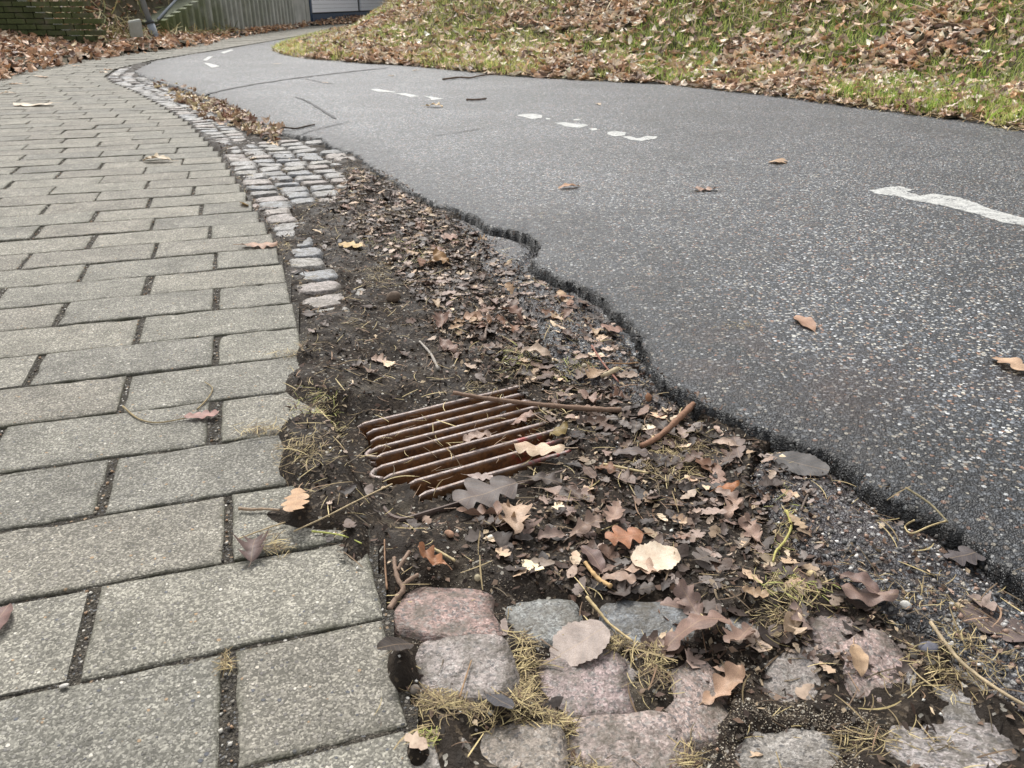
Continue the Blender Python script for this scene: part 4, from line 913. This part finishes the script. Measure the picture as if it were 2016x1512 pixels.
twig([(1548, 1005), (1558, 1035), (1545, 1065), (1528, 1085), (1522, 1105)], .0020, .0012, (.40, .36, .12), 'yellow-green grass strand bending over the leaves at right', 'grass blade', 'grass_blade', lift=.008)
twig([(1596, 965), (1585, 985), (1577, 1005)], .0016, .0016, (.13, .10, .08), 'dark stalk hanging from the round grey leaf', 'stalk', 'stalk', lift=.004)
twig([(1832, 1225), (1880, 1290), (1925, 1330), (1985, 1370), (2030, 1395)], .0020, .0016, (.38, .30, .19), 'long dry root trailing through the lower right setts', 'root', 'root', lift=.012)
twig([(1155, 1175), (1180, 1205), (1200, 1228), (1245, 1262)], .0022, .0012, (.44, .34, .18), 'dry yellow grass stem between the grey and the dark bluish setts', 'grass blade', 'grass_blade', lift=.010)
twig([(905, 1372), (915, 1340), (928, 1300)], .0010, .0007, (.28, .18, .10), 'thin brown bristle standing on the grey granite sett', 'stalk', 'stalk', lift=.014)
twig([(1165, 680), (1185, 712), (1218, 752)], .0020, .0016, (.24, .11, .08), 'thin reddish twig between the long twig and the asphalt edge', lift=.006)
twig([(1192, 714), (1230, 716), (1256, 714)], .0012, .0016, (.34, .20, .10), 'thin brown stalk touching the asphalt edge', 'stalk', 'stalk', lift=.006)
twig([(1184, 741), (1198, 735), (1214, 727)], .0044, .0052, (.42, .34, .22), 'short pale hollow stem beyond the long twig', 'stem', 'hollow_stem', lift=.008)
def blob(px, py, r, sc, colr, label, cat, name, cap=None):
    P = path3([(px, py)], .0)[0]; n1, n2 = 7, 10; V = []; Fc = []
    for i in range(n1+1):
        th = math.pi*i/n1
        for k in range(n2): a = 2*math.pi*k/n2; V.append((r*math.sin(th)*math.cos(a)*sc[0], r*math.sin(th)*math.sin(a)*sc[1], r*math.cos(th)*sc[2]*(1.0 if i else 1.12)))
    for i in range(n1):
        for k in range(n2): k2 = (k+1) % n2; Fc.append((i*n2+k, (i+1)*n2+k, (i+1)*n2+k2, i*n2+k2))
    o = link(name, mesh_from(name, V, Fc, T_MAT, True), None, P + Vector((0, 0, r*min(sc)*.7)), colr); o.rotation_euler = (rnd.uniform(-.4, .4), rnd.uniform(-.4, .4), rnd.uniform(0, 6)); return tag(o, label, cat)
blob(1277, 789, .0075, (.8, .8, 1.3), (.26, .13, .07), 'brown acorn standing between the long twig and the short thick twig', 'acorn', 'acorn')
blob(885, 1055, .0058, (1.5, .8, .8), (.34, .20, .13), 'small brown bud lying in front of the grate frame', 'bud', 'bud')
blob(1252, 1135, .0, (1, 1, 1), (.1, .1, .1), '', '', '') if False else None
blob(775, 592, .016, (1.1, 1, .8), (.12, .085, .06), 'round brown clod half sunk in the bare soil far behind the grate', 'clod', 'clod')
blob(940, 1141, .0048, (1, .8, .8), (.42, .36, .24), 'pale seed on dark soil behind the setts', 'seed', 'seed')
blob(1597, 1136, .0062, (1, 1, .8), (.46, .36, .20), 'round yellow pebble beside the gravelly ledge', 'pebble', 'pebble')
blob(1782, 1196, .0060, (1.1, .9, .8), (.42, .41, .38), 'white pebble on the gravelly ledge', 'pebble', 'pebble')
blob(817, 1363, .0055, (1, 1, .9), (.20, .17, .14), 'small brown pebble at the left foot of the grey granite sett', 'pebble', 'pebble')
blob(1827, 1278, .010, (1, 1, .4), (.10, .10, .12), 'flat dark blue pebble among the lower right setts', 'pebble', 'pebble')
blob(1640, 902, .0062, (1, .8, .8), (.55, .38, .30), 'small pink pebble wedged under the asphalt edge', 'pebble', 'pebble')
blob(1197, 735, .0001, (1, 1, 1), (.1, .1, .1), '', '', '') if False else None
blob(965, 1060, .0045, (1.1, .9, .6), (.66, .64, .56), 'white crusty lichen flake in front of the big dark leaf', 'lichen', 'lichen_flake')
blob(127, 1352, .0038, (1.3, .9, .5), (.45, .43, .39), 'white chip of stone in the lower left paver joint', 'pebble', 'pebble')
blob(1150, 724, .0055, (1, 1, .9), (.46, .40, .30), 'pale round seed beyond the long twig', 'seed', 'seed')

# ------------------------------------------------------------------ painted dashes (worn thermoplastic, 2 mm thick)
def paint(pieces, label=None):
    """pieces: polygons in the photograph; one dash is one part of the path"""
    V = []; Fc = []; base = None
    for pc in pieces:
        P = at([p[0] for p in pc], [p[1] for p in pc])[:, :2]; Q = []
        for i in range(len(P)):
            a, b = P[i], P[(i+1) % len(P)]; L = np.hypot(*(b-a)); k = max(1, min(30, int(L/.009)))
            for j in range(k): t = j/k; m_ = .0036 if j else 0; Q.append((a[0]*(1-t)+b[0]*t+rnd.uniform(-m_, m_), a[1]*(1-t)+b[1]*t+rnd.uniform(-m_, m_)))
        Q = np.array(Q); z = z_asph_top(Q[:, 0], Q[:, 1]); o_ = len(V); n_ = len(Q)
        for (x, y), zz in zip(Q, z): V.append((x, y, zz+.0018))
        for (x, y), zz in zip(Q, z): V.append((x, y, zz-.004))
        Fc.append(tuple(o_+i for i in range(n_))); Fc += [(o_+i, o_+n_+i, o_+n_+(i+1) % n_, o_+(i+1) % n_) for i in range(n_)]
    return link('dash', mesh_from('dash', V, Fc, W_MAT), asphalt)
paint([[(1710, 378), (1745, 371), (1770, 369), (1790, 374), (1797, 376), (1784, 380), (1812, 388), (1835, 384), (1862, 388), (1890, 392), (1925, 404), (1955, 416), (2030, 436), (2060, 450), (2016, 447), (1975, 442), (1930, 426), (1880, 414), (1862, 408), (1800, 398), (1768, 389), (1730, 385)]])
z2 = lambda L: [(700+x/2.88, y/2.88) for x, y in L]
paint([z2([(915, 657), (950, 650), (1000, 647), (1060, 656), (1056, 672), (1000, 680), (955, 667)]), z2([(1078, 672), (1105, 674), (1100, 683), (1080, 681)]), z2([(1130, 700), (1180, 697), (1250, 706), (1310, 708), (1312, 718), (1270, 730), (1200, 722)]),
       z2([(1232, 680), (1275, 678), (1270, 687), (1240, 688)]), z2([(1322, 735), (1360, 730), (1372, 742), (1340, 746)]), z2([(1428, 752), (1480, 747), (1530, 755), (1530, 770), (1470, 776), (1430, 766)]), z2([(1505, 775), (1560, 776), (1600, 788), (1650, 774), (1712, 778), (1700, 790), (1620, 803), (1560, 796)])])
paint([z2([(88, 508), (120, 505), (215, 520), (230, 526), (120, 520)]), z2([(225, 530), (290, 530), (360, 548), (310, 552)]), z2([(380, 546), (430, 550), (500, 562), (430, 571), (420, 558)])])
z1 = lambda L: [(x/2.52, y/2.52) for x, y in L]
paint([z1([(1010, 315), (1045, 318), (1090, 331), (1050, 338)])]); paint([z1([(1008, 300), (1035, 281), (1056, 282), (1024, 303)])]); paint([z1([(1095, 262), (1145, 247), (1160, 250), (1112, 266)])])
# tarred seams and cracks in the asphalt
TAR = mat_plain('tar', (.035, .034, .034), .7, 80)
def seam(pp, wd):
    P = [Vector((*at(x, y)[:2], 0)) for x, y in pp]; P = smooth_path(P, 6); V = []; Fc = []
    for i, p in enumerate(P):
        t = (P[min(i+1, len(P)-1)]-P[max(i-1, 0)]).normalized(); nn = Vector((-t.y, t.x, 0)); ww = wd*rnd.uniform(.35, 1)*(0.3 if i in (0, len(P)-1) else 1); of = rnd.uniform(-.3, .3)*wd
        for s in (-1, 1): v = p + nn*(ww*s*.5 + of); V.append((v.x, v.y, float(z_asph_top(np.array([v.x]), np.array([v.y]))[0])+.0035))
    for i in range(len(P)-1): Fc.append((2*i, 2*i+1, 2*i+3, 2*i+2))
    link('tar_seam', mesh_from('tar_seam', V, Fc, TAR), asphalt)
seam([(402, 187), (440, 178), (500, 167), (560, 158), (630, 149), (700, 141), (770, 134)], .055)
seam([(583, 192), (610, 203), (640, 222), (662, 235)], .022); seam([(600, 156), (630, 162), (658, 166)], .02); seam([(850, 270), (900, 262), (960, 252)], .012); seam([(550, 265), (600, 262), (640, 252), (690, 240)], .012)

# ------------------------------------------------------------------ banks of grass and leaves
BANK_MAT = mat_plain('bank_soil', (.055, .045, .022), .95, 12, .8)
field('grass_bank', BANK_MAT, -.2, 44, -.30, 3.0, .022, .018, lambda x, y: sdist(B_POLY, x, y) > -.02, z_bank)
field('leafy_verge', BANK_MAT, 3, 44, -2.6, -.10, .022, .016, lambda x, y: sdist(L_POLY, x, y) > -.02, z_pile)
def bank_pts(n_, rng, ymin=1.8, ymax=26, xr=(-4, 14), smax=7, power=1.0):
    out = []; got = 0
    while got < n_:
        y = ymin + (ymax-ymin)*rng.rand(n_*2)**1.6; x = xr[0] + (xr[1]-xr[0])*rng.rand(n_*2)
        s = sdist(B_POLY, x, y); px, py = pix(x, y, .0)
        ok = (s > 0) & (s < smax) & (x < .70*y+1.6) & (rng.rand(len(x)) < np.exp(-s*.16)); q = np.stack([x, y], 1)[ok]; out.append(q); got += len(q)
    return np.concatenate(out)[:n_]
def putb(q, lift): return np.concatenate([q, (z_bank(q[:, 0], q[:, 1])+lift*(.3+.7*sstep(0, .35, sdist(B_POLY, q[:, 0], q[:, 1]))))[:, None]], 1)
bankpal = [(.76, .56, .38), (.68, .49, .34), (.54, .37, .26), (.80, .66, .50), (.84, .74, .60), (.34, .22, .16), (.18, .12, .09), (.66, .54, .44), (.62, .39, .22)]
q = np.concatenate([bank_pts(24000, rs), bank_pts(22000, rs, 1.8, 12, smax=5)]); n_ = len(q); gm = fbm(q[:, 0], q[:, 1], 1.9, 4, 61); s = sdist(B_POLY, q[:, 0], q[:, 1])
keep = rs.rand(n_) < np.where(gm > -.08, .27, .9); q = q[keep]; n_ = len(q)
near = q[:, 1] < 6
scatter('bank_leaves', LO, putb(q[near], .042), rs.rand(near.sum())*6.28, rs.uniform(.045, .085, near.sum()), tl(near.sum(), .42), pick(bankpal, near.sum()), LS_MAT)
fr = ~near; scatter('bank_leaves', VLO, putb(q[fr], .045), rs.rand(fr.sum())*6.28, rs.uniform(.06, .12, fr.sum()), tl(fr.sum(), .45), pick(bankpal, fr.sum()), LS_MAT)
q = bank_pts(4000, rs, 1.8, 13, smax=.5); n_ = len(q)
q2 = q[rs.rand(n_) < .5]; n_ = len(q2); scatter('bank_leaves', VLO, putb(q2, .012), rs.rand(n_)*6.28, rs.uniform(.03, .075, n_), tl(n_, .3), pick(bankpal, n_), LS_MAT)
# blades
def blade_t(seed):
    r = np.random.RandomState(seed); b = r.uniform(.25, .9); 
    return np.array([(-.05, 0, 0), (.05, 0, 0), (.04, b*.22, .5), (-.04, b*.22, .5), (.0, b*.9, .82)]), None
BL = []
for s in range(6):
    V, _ = blade_t(s); BL.append((V, np.array([(0, 1, 2), (0, 2, 3), (3, 2, 4)])))
q = bank_pts(150000, rs, 1.8, 22, smax=5); gm = fbm(q[:, 0], q[:, 1], 1.9, 4, 61) + .35*fbm(q[:, 0], q[:, 1], 7, 3, 62); s = sdist(B_POLY, q[:, 0], q[:, 1])
keep = rs.rand(len(q)) < sstep(-.26, .06, gm + .12*(q[:, 0] < 0)*(s < 2.4) - .10*sstep(2.2, 3.4, s) - .5*sstep(.12, 0, s)); q = q[keep]; n_ = len(q); gm = gm[keep]; s = s[keep]
gcol = pick([(.27, .43, .07), (.36, .50, .10), (.48, .55, .16), (.18, .32, .05), (.56, .56, .22)], n_); ycol = pick([(.66, .62, .26), (.58, .60, .20), (.72, .64, .34)], n_)
yl = rs.rand(n_) < np.where(q[:, 0] < 1.0, .62, .25); gcol[yl] = ycol[yl]
hgt = rs.uniform(.045, .105, n_); scl = np.stack([.055+0*hgt, hgt*.9, hgt], 1)
scatter('grass', BL, putb(q, .003), rs.rand(n_)*6.28, scl, tl(n_, .3), gcol, GR_MAT)
print('blades', n_)
# straw fringe along the asphalt and on the upper bank
q = bank_pts(5200, rs, 1.8, 12, smax=.32); n_ = len(q); scatter('straw_fringe', STR, putb(q, .012), rs.rand(n_)*6.28, rs.uniform(.06, .14, n_), tl(n_, .25), pick([(.46, .34, .18), (.38, .26, .13), (.52, .42, .22)], n_), D_MAT)
q = bank_pts(9000, rs, 2.5, 18, smax=6); s = sdist(B_POLY, q[:, 0], q[:, 1]); q = q[s > 1.5]; n_ = len(q)
scatter('dead_grass', STR, putb(q, .05), rs.normal(.9, .9, n_), rs.uniform(.12, .38, n_), tl(n_, .45), pick([(.46, .36, .22), (.36, .26, .15), (.55, .45, .28), (.22, .15, .09)], n_), D_MAT)
# left pile of leaves
def pile_pts(n_, rng, smax):
    out = []; got = 0
    while got < n_:
        y = 5 + 24*rng.rand(n_*3)**1.7; x = -14 + 12*rng.rand(n_*3); s = sdist(L_POLY, x, y)
        ok = (s > -.03) & (s < smax) & (x > -.95*y); q = np.stack([x, y], 1)[ok]; out.append(q); got += len(q)
    return np.concatenate(out)[:n_]
pilepal = [(.60, .38, .24), (.50, .31, .20), (.68, .48, .33), (.78, .62, .47), (.30, .16, .10), (.17, .10, .07), (.58, .34, .19)]
q = pile_pts(13000, rs, 3.4); n_ = len(q)
scatter('leaf_pile', VLO, np.concatenate([q, (z_pile(q[:, 0], q[:, 1])+rs.uniform(0, .05, n_))[:, None]], 1), rs.rand(n_)*6.28, rs.uniform(.07, .13, n_), tl(n_, .5), pick(pilepal, n_), LS_MAT)
# a few leaves strayed on pavement and path
stray = [(30, 166), (85, 152), (75, 150), (213, 138), (16, 185), (545, 126), (640, 163), (770, 150), (820, 140), (1178, 206), (205, 147), (150, 130)]
SLAB = ['stray leaf on the pavement at the foot of the leaf pile by the left border', 'stray leaf farther right at the foot of the leaf pile', 'second stray leaf close beside another at the pile foot', 'stray leaf beside the far end of the cobbles',
        'lowest stray leaf at the left border of the pavement', 'tiny stray leaf on the asphalt beyond the white chevron marks', 'tiny stray leaf on the tarred seam of the asphalt', 'stray leaf near the grass edge right of the tarred seam', 'stray leaf touching the grass edge left of the dark branch',
        'pale stray leaf alone between the second dash and the verge', 'stray leaf on pavers just left of the far cobbles', 'yellowish stray leaf in front of the middle of the leaf pile']
for i, (px, py) in enumerate(stray):
    sd2 = .07 if px > 400 else .10
    leaf(px, py, sd2, rnd.uniform(60, 120), 'oak', rnd.choice([PALE, TAN, (.62, .52, .38)]), SLAB[i], flat=.5)
# nearest leaves of the right verge, one by one
q = bank_pts(400, rs, 2.8, 6.5, smax=1.6); q = np.array([p for p in q if 1100 < pix(p[0], p[1])[0] < 2016][:34])
VL = [(1870, 410, 'the long white dash'), (1150, 250, 'the broken second white dash'), (930, 150, 'the dark broken branch'), (2016, 262, 'the path end at right'), (1532, 320, 'the starry leaf'), (1700, 100, 'the top right corner'), (1300, 80, 'the mid bank')]
for x, y in q:
    kd = rnd.choice(['oak', 'oak', 'oval']); cc = tuple(np.array(rnd.choice(bankpal))*rnd.uniform(.9, 1.15)); sz_ = rnd.uniform(.06, .10)
    leaf(0, 0, sz_, rnd.uniform(0, 360), kd, cc, lname(x, y, kd, cc, sz_*.5, VL).replace(' leaf ', ' verge leaf '), 'leaves on the grass verge at right', .045, (rnd.gauss(0, .3), rnd.gauss(0, .3)), wpos=(x, y, 0))

# ------------------------------------------------------------------ background structures
def base_z(x, y): return float(z_pile(np.array([x]), np.array([y]))[0])
# ribbed concrete retaining wall
CM = M('ribbed_concrete', .85, .3); p = CM.pos()
c = CM.ramp(CM.noise(p, 3, 5, .6), [(.3, (.30, .305, .28)), (.7, (.50, .50, .47))])
sx = CM.n('SeparateXYZ'); CM.l(p, sx.inputs[0])
g = CM.math('MULTIPLY', CM.ramp(CM.noise(p, 1.6, 4), [(.38, .1), (.62, 1.0)]), CM.ramp(CM.math('MULTIPLY_ADD', sx.outputs[1], .1, -1.3), [(0, 1.0), (.45, .45), (.8, .05)]))
CM.col(CM.mix(g, c, (.10, .12, .045))); CM.bump(CM.noise(p, 30, 4), .5, .01); RIB = CM.m
wall = bpy.data.objects.new('retaining_wall', None); C.collection.objects.link(wall); wall.location = (-5.3, 13, 0)
tag(wall, 'grey ribbed concrete retaining wall with green algae beside the underpass', 'wall')
def topz(y): return .29 + .172*(y-13) + .02
y0, y1 = 13.0, 22.7
def prism(x0, x1, ya, yb, zb, nm, mat, par, org, dz=0, inset=.04):
    V = [(x0, ya, zb), (x1, ya+inset, zb), (x1, yb-inset, zb), (x0, yb, zb), (x0, ya, topz(ya)+dz), (x1, ya+inset, topz(ya+inset)+dz), (x1, yb-inset, topz(yb-inset)+dz), (x0, yb, topz(yb)+dz)]
    V = [(v[0]-org[0], v[1]-org[1], v[2]-org[2]) for v in V]
    return link(nm, mesh_from(nm, V, [(0, 3, 2, 1), (4, 5, 6, 7), (0, 1, 5, 4), (1, 2, 6, 5), (2, 3, 7, 6), (3, 0, 4, 7)], mat), par)
W0 = (-5.3, 13, 0); prism(-5.7, -5.3, y0, y1, -.2, 'wall_panel', mat_plain('shaded_mossy_groove', (.075, .085, .05), .95, 6, .7), wall, W0, 0, 0)  # groove colour carries painted shade as well as moss
yy = y0 + .06
while yy < y1-1.7: prism(-5.302, -5.20, yy, yy+.16, -.2, 'rib', RIB, wall, W0, 0, .03); yy += .285
prism(-5.302, -5.25, y1-1.6, y1-.45, -.2, 'smooth_panel', RIB, wall, W0, 0, 0.02); prism(-5.302, -5.24, y1-.40, y1, -.2, 'end_post', RIB, wall, W0, 0, 0.02)
# underpass side wall: white slatted panels on a dark blue plinth, beneath an unseen slab added for shade
und = bpy.data.objects.new('underpass', None); C.collection.objects.link(und); und.location = (-5.2, 23, 0)
tag(und, 'underpass side wall of white slatted panels on a dark blue plinth', 'underpass')
WP = mat_plain('white_panel', (.82, .84, .88), .45, 4, .15); BP = mat_plain('blue_plinth', (.018, .045, .095), .5, 5, .3); DK = mat_plain('dark_frame', (.02, .022, .026), .6, 5, .3)
p0 = Vector((-5.28, 22.9, 0)); p1 = Vector((-4.25, 32.0, 0)); dr = (p1-p0); Lw = dr.length; dr.normalize(); nr = Vector((dr.y, -dr.x, 0))
def ubox(s0, s1, z0, z1, d0, d1, nm, mat):
    V = []
    for z in (z0, z1):
        for d in (d0, d1):
            for s in (s0, s1): v = p0+dr*s+nr*d; V.append((v.x+5.2, v.y-23, z))
    return link(nm, mesh_from(nm, V, [(0, 1, 3, 2), (4, 6, 7, 5), (0, 4, 5, 1), (2, 3, 7, 6), (0, 2, 6, 4), (1, 5, 7, 3)], mat), und)
ubox(0, Lw, -.2, 2.9, -.5, -.06, 'back_wall', DK); ubox(0, Lw, -.2, .26, -.06, .05, 'plinth', BP); ubox(-.05, .10, -.2, 2.9, -.06, .03, 'corner_post', BP)
for (s0, s1) in ((.16, 4.4), (4.75, 9.0)):
    z = .30
    while z < 2.6: ubox(s0, s1, z, z+.094, -.058, 0, 'slat', WP); z += .10
ubox(5.2, Lw+3, 2.75, 3.4, -1, 4.5, 'shade_deck', RIB)  # unseen roof slab, added to shade the second panel
# mossy brick wall at the left
BM = M('mossy_brick', .9, .2); p = BM.pos(); c = BM.ramp(BM.noise(p, 5, 5, .65), [(.3, (.055, .06, .028)), (.5, (.085, .10, .04)), (.7, (.13, .115, .08))])
oc = BM.mix(.6, c, BM.ramp(BM.n('ObjectInfo').outputs['Random'], [(0, .35), (1, .65)]), 'OVERLAY'); BM.col(oc); BM.bump(BM.noise(p, 60, 4), .8, .006); BRK = BM.m
MOR = mat_plain('mortar', (.03, .032, .02), .95, 30)
YB = 10.6; xa = at_Y(-330, 70, YB)[0]; xb = at_Y(222, 60, YB)[0]; bw = bpy.data.objects.new('brick_wall', None); C.collection.objects.link(bw); bw.location = (xb, YB, 0)
tag(bw, 'low mossy green brick wall behind the leaf pile at left', 'wall')
xt = at_Y(168, 0, YB)[0]; sl = (1.4)/(xt-xb) if False else None
kx = (at_Y(168, 0, YB)[2] - .13)/(xb - at_Y(168, 0, YB)[0])     # height gained per metre to the left
def wtop(x): return .13 + (xb-x)*kx
V = [(xa-xb, .03, -.3), (-.35, .03, -.3), (-.35, .03, .05), (xa-xb, .03, min(2.2, wtop(xa))), (xa-xb, .3, -.3), (-.35, .3, -.3), (-.35, .3, .05), (xa-xb, .3, min(2.2, wtop(xa)))]
link('mortar_bed', mesh_from('mortar_bed', V, [(0, 1, 2, 3), (5, 4, 7, 6), (3, 2, 6, 7), (1, 5, 6, 2), (0, 3, 7, 4)], MOR), bw)
bb = bpy.data.meshes.new('brick'); V, Fc = box(0, .218, 0, .09, 0, .054); bb = mesh_from('brick', V, Fc, BRK)
bl = []; z = .02; row = 0
while z < 1.05:
    x = xb - .23 - (row % 2)*.115
    while x > xa:
        if wtop(x+.2) > z+.05 and z + .06 > base_z(x, YB) - .05: bl.append((x, z))
        x -= .230
    z += .064; row += 1
for x, z in bl[:290]:
    o = link('brick', bb, bw, (x-xb, rnd.uniform(0, .008), z)); o.rotation_euler = (0, rnd.gauss(0, .006), 0)
# earth slope between brick wall and ribbed wall, dead grass on it
q = np.stack([rs.uniform(-9.5, -5.0, 5200), rs.uniform(10.8, 16, 5200)], 1); n_ = len(q); zz = z_pile(q[:, 0], q[:, 1])
scatter('dead_grass', STR, np.concatenate([q, (zz+.05)[:, None]], 1), rs.normal(1.2, .9, n_), rs.uniform(.12, .4, n_), tl(n_, .6), pick([(.36, .30, .14), (.28, .25, .10), (.22, .14, .09), (.16, .18, .06), (.44, .38, .20)], n_), D_MAT)
# lamp post with sleeve
YP = 12.4; a = at_Y(306, 72, YP); b = at_Y(281, 0, YP); dv = Vector(b-a); top = Vector(a) + dv.normalized()*4.2; A = Vector(a) - dv.normalized()*.15
ps = bpy.data.objects.new('lamp_post', None); C.collection.objects.link(ps); ps.location = A
tag(ps, 'leaning grey steel post with a wider foot sleeve standing in the leaf pile', 'post')
PM = mat_plain('galvanised', (.26, .29, .33), .45, 8, .3, .5); PMD = mat_plain('dark_collar', (.05, .055, .06), .6, 8)
mid = Vector(at_Y(295, 44, YP)); V, Fc = tube([mid-A, top-A], [.040, .034], 16); link('pole', mesh_from('pole', V, Fc, PM, True), ps)
V, Fc = tube([Vector((0, 0, 0)), mid-A], [.055, .054], 16); link('sleeve', mesh_from('sleeve', V, Fc, PM, True), ps)
up = dv.normalized(); V, Fc = tube([mid-A-up*.02, mid-A+up*.02], [.062, .060], 16); link('collar', mesh_from('collar', V, Fc, PMD, True), ps)
# handrail
a = Vector(at_Y(311, 38, 13.0)); b = Vector(at_Y(345, 1, 14.6)); b2 = a + (b-a)*3.2
V, Fc = tube([a-a, b2-a], .019, 10); o = link('handrail', mesh_from('handrail', V, Fc, PM, True), None, a); tag(o, 'grey metal handrail rising along the top of the ribbed wall', 'handrail')
# concrete block in the leaves
a = at_Y(268, 64, 11.4); V = []; Fc = []; w_, hh = .075, .15
for z, s in ((-.05, 1.0), (hh-.02, 1.0), (hh, .86)):
    for dx, dy in ((-1, -1), (1, -1), (1, 1), (-1, 1)): V.append((dx*w_*s, dy*w_*s, z + (.012*dx if z > 0 else 0)))
for k in range(2): Fc += [(k*4+i, k*4+(i+1) % 4, (k+1)*4+(i+1) % 4, (k+1)*4+i) for i in range(4)]
Fc.append((8, 9, 10, 11)); o = link('concrete_block', mesh_from('concrete_block', V, Fc, RIB), None, a); o.rotation_euler = (.05, .03, .5); tag(o, 'small grey concrete marker block sticking out of the leaf pile', 'block')
print('leaves', nleaf, 'setts', nset, len(plist), 'bricks', len(bl))
